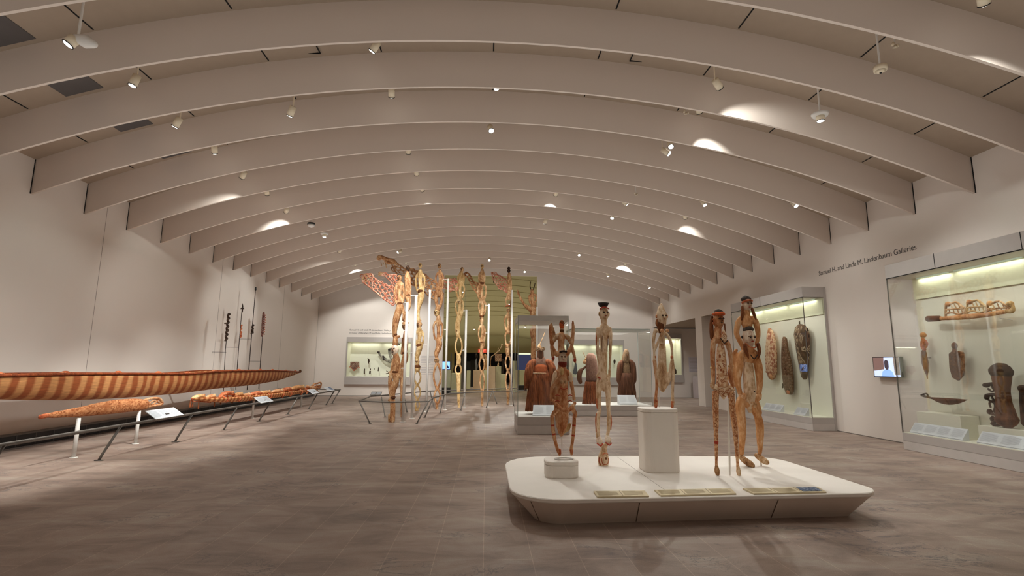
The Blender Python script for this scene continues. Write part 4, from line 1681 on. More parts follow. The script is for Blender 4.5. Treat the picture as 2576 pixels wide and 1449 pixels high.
plf = thing('display_platform', (2.25, 6.45, 0), 'large low cream rounded platform with inward-sloping sides, carrying five carved figures', 'platform')
top = rrect(.27, 4.27, 5.22, 7.66, (.55, .28, .45, .62), PZ, skew=.24, bulge=.03)
b = MB()
b.rings([inset(top, .012, PZ - .045), inset(top, .002, PZ - .035), inset(top, .0, PZ - .008), inset(top, .008, PZ)])
b.build('platform_top', PLINTH, plf)
b = MB()
b.rings([inset(top, .255, .0), inset(top, .24, .02), inset(top, .022, PZ - .048)])
sk = b.build('sloping_skirt', SKIRT, plf)
b = MB()
b.rings([inset(top, .03, PZ - .053), inset(top, .025, PZ - .044)])
b.build('shadow_gap', plain('joint_brown', (110, 92, 80), .9), plf)
lo_, hi_ = inset(top, .252, .002), inset(top, .02, PZ - .05)


def skirt_seam(X0, X1):
    """hairline joint running down the front skirt"""
    b = MB()
    yy = lambda X, lp: min((p for p in lp if p.y < 6.2), key=lambda p: abs(p.x - X)).y
    a = [at(*X0, Z=PZ - .05), at(*X1, Z=.004)]
    fa = lambda X, l: sum(q.y * w_ for q, w_ in zip(*_near(X, l)))
    A = Vector((a[0].x, fa(a[0].x, hi_) - .003, PZ - .05))
    B = Vector((a[1].x, fa(a[1].x, lo_) - .003, .004))
    o_ = Vector((.004, 0, 0))
    b.hexa([A - o_, A + o_, B + o_, B - o_], [q + Vector((0, .004, 0)) for q in (A - o_, A + o_, B + o_, B - o_)])
    b.build('panel_joint', MATS['joint_brown'], plf)


def _near(X, l):
    f = sorted([p for p in l if p.y < 6.0], key=lambda p: p.x)
    for p, q in zip(f, f[1:]):
        if p.x <= X <= q.x:
            t = (X - p.x) / max(1e-6, q.x - p.x)
            return (p, q), (1 - t, t)
    return (f[0], f[-1]), (.5, .5)


for A_, B_ in (((1335, 1261), (1357, 1311)), ((1606, 1262), (1599, 1311)), ((1950, 1253), (1938, 1302))):
    skirt_seam(A_, B_)
MB().box(1.93, 1.934, 5.45, 7.6, PZ, PZ + .0006).build('top_joint', MATS['joint_brown'], plf)


def pedestal(x0, x1, y0, y1, z1, lab):
    o = thing('pedestal', ((x0 + x1) / 2, (y0 + y1) / 2, PZ), lab, 'pedestal')
    lp = rrect(x0, x1, y0, y1, (.11, .11, .11, .11), PZ)
    b = MB().rings([inset(lp, .008, PZ), inset(lp, .008, PZ + .012), inset(lp, 0, PZ + .014), inset(lp, 0, z1 - .05)])
    b.build('body', PLINTH, o)
    b = MB().rings([inset(lp, .008, z1 - .05), inset(lp, .008, z1 - .044), inset(lp, -.002, z1 - .042), inset(lp, -.002, z1 - .008), inset(lp, .008, z1)])
    b.build('cap', PLINTH, o)
    return o


z1 = at(1416, 1162, Y=6.16).z
pedestal(.72, 1.115, 6.16, 6.50, z1, 'low cream pedestal at the left of the platform, under the figure with raised arms')
z3 = at(1670, 1029, Y=6.45).z
pedestal(2.0, 2.45, 6.45, 6.86, z3, 'tall cream pedestal in the middle of the platform, under the pointed-headed figure')

# label strips lying on the platform
def strip(pa, pb, pc, pd, lab, cols, photo=None):
    c = [at(*q, Z=PZ + .016) for q in (pa, pb, pc, pd)]
    n = cols
    o = card(*c, lab, cols=cols, mat=IVORY, pmat=IVORYT, photo=photo, th=.014)
    for i in range(1, n):
        a = c[0] + (c[1] - c[0]) * i / n
        d = c[3] + (c[2] - c[3]) * i / n
        s = Vector((.002, 0, 0))
        u = Vector((0, 0, .0008))
        MB().hexa([a - s, a + s, d + s, d - s], [a - s + u, a + s + u, d + s + u, d - s + u]).build('panel_joint', MATS['joint_brown'], o)


strip((1493, 1235), (1622, 1234), (1633, 1247), (1503, 1249), 'left ivory label strip lying on the platform edge, two panels', 2)
strip((1646, 1232), (1838, 1228), (1852, 1241), (1662, 1246), 'middle ivory label strip lying on the platform edge, three panels', 3)
strip((1868, 1228), (2058, 1225), (2079, 1237), (1896, 1241), 'right ivory label strip on the platform edge, with a blue photograph', 3, photo=2)

RM = .009
# ---- figure 1: man with raised arms sitting on a larger seated figure
A1 = PL(Y=6.33)
o = thing('carved_figure', A1.p(1416, 1150), 'carved figure with raised paddle arms riding a seated red-striped figure, on the low pedestal', 'sculpture')
b = MB()
ch(b, A1, [(1413, 826, 4.8), (1413, 842, 5.2)])
ch(b, A1, [(1412, 842, 9), (1412, 855, 8.5), (1412, 866, 7.5), (1412, 876, 8.5), (1413, 886, 10)])
ch(b, A1, [(1408, 846, 5), (1399, 850, 5), (1392, 858, 5), (1388, 866, 5)])
ch(b, A1, [(1388, 866, 5), (1386.5, 850, 5), (1386, 832, 5.5), (1386, 818, 5)], .6)
ch(b, A1, [(1418, 846, 5), (1428, 850, 5), (1434, 858, 5), (1439.5, 865, 5)])
ch(b, A1, [(1439.5, 865, 4.5), (1441, 845, 4.5), (1442, 825, 4.2), (1441, 808, 2.5)], .6)
ch(b, A1, [(1408, 886, 6), (1402, 893, 6), (1394, 882, 5), (1388, 871, 4.5)])
ch(b, A1, [(1388, 871, 4.5), (1389, 888, 4), (1391, 900, 3.5), (1391, 908, 3)])
ch(b, A1, [(1418, 886, 6), (1426, 891, 6), (1433, 880, 5), (1438, 871, 4.5)])
ch(b, A1, [(1438, 871, 4.5), (1442, 885, 4), (1446, 900, 3.5), (1447, 912, 3)])
b.build('upper_body', W_OCHRE, o, True, remesh=.007)
b = MB()
ch(b, A1, [(1413, 830, 5.2), (1413, 840, 5.4), (1412, 847, 5)], 1)
b.build('dark_collar', W_BROWN, o, True)
b = MB()
b.hexa([A1.p(x, y, -.01) for x, y in ((1386, 812), (1389, 814), (1397, 838), (1398, 846), (1390, 860), (1386, 850))], [A1.p(x, y, .015) for x, y in ((1386, 812), (1389, 814), (1397, 838), (1398, 846), (1390, 860), (1386, 850))])
b.build('paddle_web', W_BIS2, o)
b = MB()
ch(b, A1, [(1413, 808, 4), (1413, 815, 6.5), (1413.5, 824, 5.5)], 1)
h = b.build('upper_head', ORNG, o, True)
face(h, A1, 1414.5, 816, 6, .045, 1, False)
b = MB()
ch(b, A1, [(1413, 809, 5.2), (1413, 811, 6)], 1)
b.build('upper_cap', W_BROWN, h, True)
for x, y in ((1391.5, 901), (1446, 906), (1412, 861)):
    b = MB()
    ch(b, A1, [(x, y - 1.5, 4.0), (x, y + 2, 4.0)], 1.05)
    b.build('red_band', REDP, o, True)
# lower, larger figure
b = MB()
ch(b, A1, [(1414, 918, 10), (1414, 940, 13), (1413, 965, 16), (1412, 995, 18), (1412, 1025, 18.5), (1413, 1050, 17.5), (1413, 1070, 14), (1412, 1086, 9), (1412, 1095, 5)], .7, n=16)
ch(b, A1, [(1404, 936, 8), (1397, 948, 7), (1393, 962, 5.5), (1389.5, 975, 5)])
ch(b, A1, [(1425, 936, 8), (1433, 946, 6), (1437, 960, 5), (1441, 985, 4.5), (1444, 1005, 4.5)])
ch(b, A1, [(1389, 975, 5), (1387, 990, 4.5), (1387, 1008, 4)])
ch(b, A1, [(1390, 974, 4.5, -.02), (1397, 962, 4.5, -.05), (1406, 945, 4.2, -.09), (1411, 930, 4.2, -.10)])
b.build('lower_body', W_OCHRE, o, True, remesh=.008)
b = MB()
ch(b, A1, [(1415.5, 889, 10), (1415.5, 899, 11.5), (1415.5, 909, 10)], .9, n=14)
h = b.build('lower_head', W_FACE, o, True)
face(h, A1, 1416, 900, 9.5, .055, 0, True)
b = MB()
ch(b, A1, [(1408, 886, 2.5, -.03), (1415, 884, 2.5, -.055), (1424, 885, 2.5, -.03)], 1)
b.build('black_headband', DARKP, h, True)
b = MB()
ch(b, A1, [(1415, 913, 11), (1415, 921, 10)], .9, n=14)
b.build('red_neck', wood('maroon', [(80, 22, 12), (120, 42, 26), (140, 60, 38)], 12), o, True)
b = MB()
ch(b, A1, [(1410, 940, 4, -.13), (1410, 931, 4.6, -.13), (1409, 926, 3, -.12)], .7)
b.build('hand', W_BISL, o, True)
# tie beam across the belly and front legs
b = MB()
ch(b, A1, [(1390, 1005, 3.6, -.06), (1398, 1017, 4.6, -.13), (1408, 1028, 5.4, -.16), (1420, 1031, 5.6, -.17), (1432, 1024, 5.2, -.15), (1444, 1012, 4.0, -.08)])
ch(b, A1, [(1400, 1027, 5.5, -.13), (1392, 1037, 6, -.08), (1389, 1046, 4.5, -.04)])
ch(b, A1, [(1436, 1026, 5.5, -.13), (1443, 1037, 6, -.08), (1446, 1047, 4.5, -.04)])
b.build('crossed_forearms', W_OCHRE, o, True, remesh=.008)
for pts in ([(1405, 842, 4.6), (1398, 849, 5.4), (1393, 856, 4.6)], [(1422, 843, 4.4), (1430, 850, 5.2), (1435, 857, 4.4)], [(1399, 937, 6), (1396, 948, 7.4), (1393, 960, 6), (1390, 970, 5.2)], [(1432, 938, 5), (1434, 948, 6.2), (1436, 958, 5)]):
    b = MB()
    ch(b, A1, [(x, y, r, -.006) for x, y, r in pts], 1)
    b.build('limewashed_shoulder', W_PALE, o, True)
for pts, nm in (([(1389, 1046, 5), (1390, 1070, 5), (1393, 1092, 4.8), (1398, 1115, 4), (1403, 1132, 4), (1408, 1144, 3.4)], 'leg'), ([(1445, 1046, 4.6), (1444, 1070, 4.6), (1442, 1095, 4.3), (1439, 1118, 3.8), (1437, 1130, 4.2), (1438, 1143, 3.6)], 'leg')):
    b = MB()
    ch(b, A1, pts, 1)
    l = b.build(nm, W_OCHRE, o, True)
    q = pts[-1]
    b = MB()
    ch(b, A1, [(q[0] - 1, q[1] - 12, 4.4), (q[0], q[1] - 3, 4)], 1)
    b.build('foot', W_RED, l, True)
    for t in (1, 2):
        b = MB()
        ch(b, A1, [(pts[t][0], pts[t][1] - 1.5, pts[t][2] * 1.03), (pts[t][0], pts[t][1] + 1.5, pts[t][2] * 1.03)], 1.03)
        b.build('red_band', REDP, l, True)
for x, y in ((1399, 992), (1430, 992), (1399, 1006), (1430, 1006)):
    b = MB()
    ch(b, A1, [(x - 5, y + 2, 1.0, -.115), (x, y, 1.2, -.135), (x + 5, y + 2, 1.0, -.12)], 1)
    b.build('red_crescent', REDP, o, True)
b = MB()
blob(b, A1, 1410, 960, 4, 5, -.11)
blob(b, A1, 1419, 960, 4, 5, -.11)
b.build('chest_ornament', W_PALE, o, True)
b = MB()
ch(b, A1, [(1407, 975, 1.2, -.125), (1415, 978, 1.4, -.14), (1423, 975, 1.2, -.125)])
b.build('red_chest_line', REDP, o, True)
b = MB()
ch(b, A1, [(1420, 1088, 2, -.01), (1428, 1078, 7, .02), (1434, 1068, 4, .02)], .5)
b.build('rear_leaf', W_BISL, o, True)
b = MB()
b.cyl(A1.p(1414, 1140 + 8), A1.p(1413, 1092), .006, n=8)
b.build('support_rod', PLINTH, o)
b = MB()
b.tube([Vector((A1.p(1418, 1150).x + .11 * cos(t * pi / 8), 6.33 + .07 * sin(t * pi / 8), z1 + .008)) for t in range(16)], .008, n=6, closed=True, nrm=Vector((0, 0, 1)), sub=1)
b.build('base_ring', WHITE, o, True)

# ---- figure 2: tall pale figure on an upturned head
Y2 = at(1518, 1173, Z=PZ).y + .05
A2 = PL(Y=Y2)
o = thing('carved_figure', A2.p(1519, 1174), 'tallest pale figure with black flat cap, standing on a carved upside-down head', 'sculpture')
b = MB()
ch(b, A2, [(1519, 803, 8), (1520, 813, 7), (1520, 822, 9)])
ch(b, A2, [(1520, 826, 15), (1520, 835, 16.5), (1520, 842, 16)], .55)
ch(b, A2, [(1505, 826, 5), (1503, 840, 4.8), (1502.5, 860, 4.4), (1503, 882, 4.2), (1504.5, 896, 3.5)])
ch(b, A2, [(1534, 826, 5), (1536, 842, 4.6), (1535.5, 865, 4.2), (1535, 885, 4.0), (1535, 900, 3.0), (1534, 925, 2.8), (1533, 950, 3.2)])
ch(b, A2, [(1519, 840, 10), (1519, 870, 9), (1518, 900, 10.5), (1517, 930, 11), (1517, 950, 12), (1518, 965, 9), (1519, 984, 2.5)], .8)
ch(b, A2, [(1505, 896, 4), (1509, 915, 6), (1509, 935, 6), (1506, 948, 7)])
ch(b, A2, [(1510, 950, 8), (1506, 972, 7.5), (1506, 995, 7), (1506, 1015, 6.5), (1509, 1034, 4.5)])
ch(b, A2, [(1509, 1034, 4.5), (1504, 1045, 6), (1503, 1065, 6), (1504, 1085, 5.5), (1504, 1100, 4.5)])
ch(b, A2, [(1526, 950, 8), (1529, 975, 8), (1530, 1000, 6.5), (1530, 1020, 5.5), (1531, 1034, 4.5)])
ch(b, A2, [(1531, 1034, 4.5), (1532, 1052, 5.2), (1532, 1070, 5), (1530, 1085, 4.5), (1528, 1096, 4)])
b.build('body', W_PALE, o, True, remesh=.008)
for x, y, n_ in ((1507, 1108, 'foot'), (1529, 1106, 'foot')):
    b = MB()
    ch(b, A2, [(x - 1, y - 9, 5), (x, y, 8, -.02), (x + (1 if x < 1515 else -1), y + 6, 7, -.03)], 1)
    f = b.build(n_, W_FACE, o, True)
    b = MB()
    ch(b, A2, [(x - 7, y + 6, 1.5, -.05), (x, y + 11, 1.8, -.09), (x + 7, y + 7, 1.5, -.05)])
    b.build('red_sole_line', REDP, f, True)
b = MB()
ch(b, A2, [(1519, 778, 10), (1519, 788, 12), (1519.5, 798, 11), (1521, 805, 7)], .85, n=16)
h = b.build('head', W_PALE, o, True)
face(h, A2, 1520.5, 789, 10, .062, 1, True)
b = MB()
ch(b, A2, [(1508, 778, 1.4, -.03), (1514, 774, 1.6, -.06), (1522, 775, 1.6, -.075), (1530, 778, 1.4, -.04)])
b.build('red_brow', REDP, h, True)
for x in (1508, 1531):
    b = MB()
    blob(b, A2, x, 790, 2.6, 6)
    b.build('ear', W_BISL, h, True)
b = MB()
b.tube([A2.p(1518, 771.5), A2.p(1517.7, 763)], [10 * A2.k(1518, 770), 14 * A2.k(1518, 763)], n=20, sub=1, rnd=False)
c = b.build('flat_cap', DARKP, o, True)
b = MB()
b.tube([A2.p(1517.7, 763.2), A2.p(1517.7, 762)], [14.3 * A2.k(1518, 763)] * 2, n=20, sub=1, rnd=False)
b.build('cap_rim', W_CAPGREY, c, True)
b = MB()
ch(b, A2, [(1520, 1118, 4), (1519.5, 1124, 6), (1519, 1132, 8), (1518, 1148, 13), (1518, 1160, 13.5), (1518, 1170, 12.5)], .9, n=16)
ch(b, A2, [(1509, 1115, 4), (1519, 1126, 5), (1529, 1114, 4)])
u = b.build('upturned_head', W_PALE, o, True, remesh=.008)
b = MB()
ch(b, A2, [(1512, 1142, 1.2, -.08), (1517, 1138, 1.3, -.085), (1526, 1140, 1.2, -.07)])
ch(b, A2, [(1510, 1150, 1.2, -.08), (1512, 1163, 1.2, -.09), (1519, 1165, 1.2, -.10), (1526, 1162, 1.2, -.08), (1527, 1150, 1.2, -.08)])
ch(b, A2, [(1506.5, 1150, 1.4, -.03), (1505.5, 1160, 1.4, -.03), (1509, 1167, 1.4, -.05)])
b.build('carved_lines', W_RED, u, True)
b = MB()
blob(b, A2, 1520, 1150, 3, 3, -.10)
b.build('nose', W_BROWN, u, True)
for pts in ([(1502.5, 1000, 1.5), (1500.5, 1012, 2.4), (1502, 1028, 1.2)], [(1500, 1040, 1.2), (1498.5, 1055, 2.2), (1499, 1085, 1.4)], [(1500, 842, 1.2), (1499.5, 852, 2), (1500, 868, 1.2)], [(1536.5, 1045, 1), (1537, 1062, 2.0), (1536, 1080, 1)]):
    b = MB()
    ch(b, A2, [(x, y, r, -.015) for x, y, r in pts], 1)
    b.build('red_stripe', W_RED, o, True)
b = MB()
for x0, x1 in ((1513.5, 1512.5), (1528.5, 1527)):
    ch(b, A2, [(x0, 845, .6, -.040), (x1, 865, .8, -.045), (x1, 885, .4, -.045)], 1)
b.build('dark_slots', W_BROWN, o, True)
b = MB()
ch(b, A2, [(1502, 949, 1.5, -.05), (1507, 951, 1.5, -.06), (1506, 955, 1.2, -.06)])
b.build('red_hip_mark', REDP, o, True)

# ---- figure 3: pointed head, hands at chin
A3 = PL(Y=6.63)
o = thing('carved_figure', A3.p(1668, 1024), 'pale figure with tall pointed head and hands under its chin, on the tall pedestal', 'sculpture')
b = MB()
ch(b, A3, [(1663.5, 766, 3.5), (1663, 778, 9), (1664, 790, 12.5), (1665, 802, 12), (1667, 812, 9.5), (1668, 818, 7)], .9, n=16)
h = b.build('pointed_head', W_PALE, o, True)
face(h, A3, 1666.5, 797, 10, .066, 1, True)
for x in (1651, 1678):
    b = MB()
    blob(b, A3, x, 796, 2.4, 5)
    b.build('ear', W_OCHRE, h, True)
b = MB()
ch(b, A3, [(1653, 805, 3), (1652, 814, 3.5), (1655, 820, 3)])
b.build('hair_knot', HAIR, h, True)
b = MB()
ch(b, A3, [(1663, 815, 9), (1662, 824, 8.5), (1662, 832, 9)], .9)
b.build('neck', W_BROWN, o, True)
b = MB()
ch(b, A3, [(1651, 832, 4.5), (1660, 833, 5), (1672, 836, 4.5)])
ch(b, A3, [(1649, 830, 4.5), (1645.5, 845, 4.2), (1644, 862, 3.6), (1645, 880, 3), (1646, 890, 3)])
ch(b, A3, [(1645, 886, 3), (1649, 875, 3.2, -.01), (1655, 858, 3.4, -.03), (1660, 844, 3.6, -.05), (1663, 836, 3.6, -.06)])
ch(b, A3, [(1672, 836, 4), (1678, 842, 4), (1685, 854, 4), (1689.5, 870, 3.8), (1690.5, 885, 3.4), (1691, 894, 3)])
ch(b, A3, [(1646, 890, 3), (1646, 900, 4), (1647, 908, 4)])
ch(b, A3, [(1691, 894, 3), (1691, 904, 3.6), (1690, 910, 4)])
ch(b, A3, [(1667, 846, 5), (1666, 860, 7.5), (1666, 885, 9.5), (1666, 915, 10.5), (1667, 945, 12), (1667.5, 960, 14), (1667, 972, 11), (1667, 983, 5)], .8, n=14)
ch(b, A3, [(1666, 836, 4.5), (1667, 848, 5)])
ch(b, A3, [(1675, 968, 6), (1682, 956, 5.5), (1685, 938, 4.5), (1688, 918, 4), (1690, 910, 4)])
ch(b, A3, [(1659, 968, 6), (1654, 952, 5), (1650, 930, 4.5), (1648, 910, 4)])
b.build('body', W_PALE, o, True, remesh=.0075)
b = MB()
blob(b, A3, 1660, 833, 5, 4.5, -.075)
blob(b, A3, 1673, 833, 5, 4.5, -.075)
b.build('hands', W_OCHRE, o, True)
for pts in ([(1646, 906, 4.2), (1649, 930, 4.4), (1652, 955, 4.2), (1652, 978, 3.6), (1650, 998, 3.6), (1650, 1012, 4.6), (1650, 1023, 3.4)], [(1691, 906, 4.2), (1693, 930, 4.4), (1693, 955, 4), (1692, 980, 3.4), (1692, 1000, 3.8), (1692, 1014, 4.4), (1691, 1023, 3.2)]):
    b = MB()
    ch(b, A3, pts, 1)
    l = b.build('leg', W_OCHRE if pts[0][0] < 1660 else W_PALE, o, True)
    b = MB()
    ch(b, A3, [(pts[-2][0], pts[-2][1] - 4, 4.6), (pts[-1][0], pts[-1][1], 3.8)], 1)
    b.build('foot', W_RED, l, True)
for s_, x in ((-1, 1647), (1, 1690)):
    b = MB()
    ch(b, A3, [(x, 901, 3.4), (x, 897, 3.8)], 1.05)
    b.build('red_elbow_band', W_RED, o, True)
b = MB()
ch(b, A3, [(1665, 866, 7, -.004), (1665.5, 876, 8.3, -.004), (1666, 884, 6, -.004)], .8, n=14)
b.build('dark_chest_patch', W_BIS, o, True)
MB().cyl(A3.p(1658, 1024), A3.p(1659, 970), .007, n=8).build('support_rod', PLINTH, o)

# ---- figure 4: slim carved ancestor figure with orange brow
Y4 = at(1830, 1196, Z=PZ).y
A4 = PL(Y=Y4)
o = thing('carved_figure', A4.p(1830, 1197), 'slim ochre figure with orange brow band and carved rings on its chest', 'sculpture')
CAR4 = ringed('carved_rings', ((214, 160, 116), (240, 212, 176)), (166, 92, 54), 21, 'EUCLIDEAN', (1, .25, .8), ((.16, .22), (.40, .46)))
b = MB()
ch(b, A4, [(1806, 826, 9), (1805, 840, 10), (1805, 852, 13)], .8)
ch(b, A4, [(1796, 857, 7.5), (1806, 858, 6), (1818, 860, 6), (1829, 862, 7)])
ch(b, A4, [(1795, 860, 7), (1793, 880, 6.5), (1792.5, 905, 5.8), (1793.5, 924, 5), (1794, 945, 5.5), (1793, 960, 5.5), (1793, 974, 5)])
ch(b, A4, [(1830, 864, 7), (1835, 880, 6), (1838, 902, 5), (1838.5, 922, 4.5), (1837, 938, 5.5), (1840, 956, 5.5), (1844, 972, 5)])
b.build('shoulders_and_arms', W_OCHRE, o, True, remesh=.0075)
b = MB()
ch(b, A4, [(1813, 866, 6), (1813.5, 880, 10), (1814.5, 905, 12.5), (1816, 935, 13), (1817, 955, 14), (1817, 968, 16)], .7, n=16)
b.build('torso', CAR4, o, True)
b = MB()
ch(b, A4, [(1798, 975, 8), (1808, 978, 11), (1820, 982, 13), (1832, 978, 11), (1842, 980, 8)], .75)
ch(b, A4, [(1819, 984, 12), (1820, 994, 9), (1820.5, 1002, 4)], .7)
ch(b, A4, [(1790, 975, 3), (1788, 968, 2.5), (1791, 960, 2.5)])
b.build('hips', ringed('carved_hips', ((210, 164, 122), (240, 218, 186)), (172, 104, 66), 16, 'EUCLIDEAN', (1, .3, 1), ((.20, .26), (.46, .52))), o, True, remesh=.0075)
for pts in ([(1800.5, 988, 9), (1800, 1010, 7.6), (1800.5, 1040, 7.2), (1801, 1070, 6.6), (1801, 1084, 5), (1801.5, 1095, 5.6), (1802, 1112, 4.8), (1802, 1135, 4), (1802, 1160, 3.2), (1802.5, 1172, 3.6), (1803, 1184, 5.8), (1804, 1192, 4.6)],
            [(1838, 988, 9), (1840.5, 1010, 8.4), (1843, 1035, 7.4), (1847, 1062, 7.2), (1850, 1088, 6.6), (1851.5, 1108, 5.4), (1853, 1130, 4.6), (1855, 1160, 3.4), (1856, 1174, 3.8), (1857, 1186, 4.8), (1857.5, 1194, 3.6)]):
    b = MB()
    ch(b, A4, pts, 1)
    l = b.build('leg', ringed('carved_leg', ((186, 118, 74), (230, 186, 142)), (150, 86, 50), 24, 'EUCLIDEAN', (1, 1, .7), ((.34, .40),)), o, True)
    q = pts[-2]
    b = MB()
    ch(b, A4, [(q[0] - .5, q[1] - 12, 3.9), (q[0], q[1], q[2] * 1.08, -.01), (q[0] + .5, q[1] + 8, q[2] * .8, -.02)], 1.2)
    b.build('foot', W_BIS, l, True)
b = MB()
ch(b, A4, [(1802, 1110, 5.2), (1802, 1116, 5.0)], 1.05)
b.build('red_knee_band', REDP, o, True)
b = MB()
ch(b, A4, [(1807, 792, 10), (1807, 802, 13), (1807.5, 813, 12.5), (1808, 822, 9)], .9, n=16)
h = b.build('head', W_OCHRE, o, True)
face(h, A4, 1808.5, 805, 10.5, .068, 1.5, False)
b = MB()
ch(b, A4, [(1794, 791, 3.5, 0), (1799, 790, 4, -.05), (1808, 789.5, 4, -.075), (1816, 790, 3.6, -.05), (1819, 792, 3, -.01)])
b.build('orange_brow_band', ORNG, h, True)
b = MB()
ch(b, A4, [(1800, 785, 5), (1808, 783, 6), (1816, 785, 4)], 1)
b.build('grey_cap', W_CAPGREY, h, True)
b = MB()
ch(b, A4, [(1793, 803, 2), (1797, 806, 3), (1796, 815, 2.4), (1793, 812, 2)])
b.build('ear', W_RED, h, True)
b = MB()
ch(b, A4, [(1793, 796, 3, .02), (1791, 815, 4.5, .02), (1792, 835, 5.5, .02), (1794, 850, 6, .02)], 1)
b.build('hair_fall', HAIR, o, True)
b = MB()
ch(b, A4, [(1823, 815, 1.6), (1824, 830, 1.6), (1827, 852, 1.6)], 1)
b.build('ear_cord', HAIR, o, True)
b = MB()
ch(b, A4, [(1815, 832, 2.5, -.06), (1816, 846, 7.5, -.06), (1815, 856, 7, -.06), (1814, 863, 3, -.06)], .4)
b.build('pendant_panel', CAR4, o, True)
b = MB()
ch(b, A4, [(1804, 852, 1.1, -.10), (1813, 864, 1.2, -.10), (1822, 856, 1.1, -.10)])
b.build('neck_cord', DARKP, o, True)
for x, y in ((1793.5, 925), (1838.5, 921)):
    b = MB()
    ch(b, A4, [(x - 5, y, 3), (x + 5, y, 3)])
    b.build('bracelet', W_BISL, o, True)
MB().cyl(A4.p(1836, 1196), A4.p(1832, 1002), .011, n=10).build('support_rod', PLINTH, o)

# ---- figure 5: broad figure carrying a smaller one on its shoulders
Y5 = at(1893, 1172, Z=PZ).y
A5 = PL(Y=Y5)
o = thing('carved_figure', A5.p(1893, 1174), 'broad honey-brown white-faced figure carrying a smaller white-faced figure on its shoulders', 'sculpture')
b = MB()
ch(b, A5, [(1879, 780, 7), (1879, 793, 8), (1879, 806, 15), (1879, 818, 14)], .7)
ch(b, A5, [(1866, 800, 7), (1858, 810, 7.5), (1854, 825, 7), (1853, 840, 6.5), (1859, 854, 6), (1865, 866, 5.5), (1870, 878, 5), (1872, 886, 3.5)])
ch(b, A5, [(1879, 812, 13), (1881, 824, 10)], .7)
ch(b, A5, [(1892, 800, 7), (1900, 808, 7.5), (1905, 825, 7), (1907, 842, 6), (1905, 858, 5), (1902, 868, 4)])
b.build('upper_body', W_HONEY, o, True, remesh=.0085)
b = MB()
ch(b, A5, [(1878, 757, 11), (1878.5, 766, 13), (1879, 775, 10)], .9, n=16)
h = b.build('upper_head', W_FACE, o, True)
face(h, A5, 1879.5, 767, 10.5, .068, 1, True)
b = MB()
ch(b, A5, [(1868, 754, 5), (1875, 750, 6.5), (1885, 753, 5)], 1.4)
b.build('upper_cap', W_CAPGREY, h, True)
b = MB()
ch(b, A5, [(1866.5, 762, 2.6, -.01), (1868, 759, 2.4, -.045), (1878, 757, 2.4, -.075), (1888, 758, 2.2, -.045)])
b.build('brow_band', W_RED, h, True)
for s_, pp in ((0, [(1867, 772, 3), (1866, 785, 4.5, -.02), (1864, 797, 4, -.03), (1862, 805, 3, -.03)]), (1, [(1891, 775, 3), (1893, 786, 4, -.02), (1896, 797, 3.4, -.03), (1898, 805, 2.4, -.03)])):
    b = MB()
    ch(b, A5, pp, 1)
    b.build('hair_tress', HAIR, h, True)
b = MB()
ch(b, A5, [(1883, 872, 9), (1885, 882, 13), (1884, 892, 19), (1884, 905, 15)], .65)
ch(b, A5, [(1872, 885, 8), (1863, 896, 9.5), (1860, 915, 10.5), (1857, 938, 9.5), (1855, 955, 8), (1858, 975, 6.5), (1862, 990, 6)])
ch(b, A5, [(1896, 885, 8), (1902, 900, 9.5), (1907, 920, 10.5), (1910, 940, 9.5), (1911, 962, 8), (1910, 980, 6.8), (1908, 992, 6)])
ch(b, A5, [(1858, 880, 4, .06), (1850, 895, 6, .06), (1845, 922, 7, .06), (1842, 950, 7, .05), (1847, 968, 6, .02)])
b.build('arms_and_shoulders', W_HONEY, o, True, remesh=.0085)
for x, y, s_ in ((1867, 1002, 1), (1906, 1001, -1)):
    b = MB()
    ch(b, A5, [(x - 5 * s_, y - 10, 5.5), (x, y - 1, 7.5, -.02), (x + 2 * s_, y + 5, 5, -.02)], .9)
    b.build('hand', W_HONEY if s_ < 0 else W_OCHRE, o, True)
b = MB()
ch(b, A5, [(1883, 905, 8), (1882.5, 925, 12.5), (1884, 955, 14.5), (1886, 985, 15), (1886, 1005, 14), (1886, 1022, 10), (1887, 1034, 6)], .65, n=16)
t = b.build('torso', W_PALE, o, True)
b = MB()
ch(b, A5, [(1881, 1012, 3, -.10), (1888, 1013, 4, -.115), (1889, 1022, 3.4, -.10)])
b.build('navel_carving', W_BIS, t, True)
b = MB()
blob(b, A5, 1886, 984, 1.6, 1.6, -.125)
b.build('navel', DARKP, t, True)
b = MB()
ch(b, A5, [(1872, 995, 8), (1864, 1008, 11), (1862, 1025, 12), (1863, 1045, 11.5), (1866, 1065, 10.5), (1867, 1085, 9), (1867, 1105, 8), (1866, 1125, 7), (1865.5, 1142, 5.6)])
ch(b, A5, [(1892, 1020, 8), (1900, 1036, 8.5), (1907, 1050, 9.5), (1911, 1070, 10), (1912, 1090, 9.4), (1912, 1110, 8), (1912, 1128, 6), (1911, 1140, 5)])
ch(b, A5, [(1884, 1020, 10), (1880, 1012, 10)], .7)
ch(b, A5, [(1898, 1005, 8), (1904, 1020, 9), (1909, 1040, 8)], .8)
b.build('legs', W_HONEY, o, True, remesh=.0085)
for pts in ([(1864, 1148, 6, .02), (1870, 1156, 8, -.02), (1879, 1164, 8.5, -.07), (1884, 1168, 6, -.10)], [(1905, 1146, 5.5, .03), (1911, 1151, 7.5, 0), (1918, 1158, 8, -.05), (1922, 1161, 6, -.08)]):
    b = MB()
    ch(b, A5, pts, .9)
    b.build('foot', W_BIS, o, True)
MB().cyl(A5.p(1915, 1174), A5.p(1914, 1160), .01, n=8).build('support_rod', PLINTH, o)
b = MB()
ch(b, A5, [(1882, 829, 8), (1882, 836, 13), (1883, 847, 16), (1884, 859, 14.5), (1886, 869, 9)], .85, n=18)
h = b.build('lower_head', W_FACE, o, True)
face(h, A5, 1885, 851, 13, .088, 1, True)
b = MB()
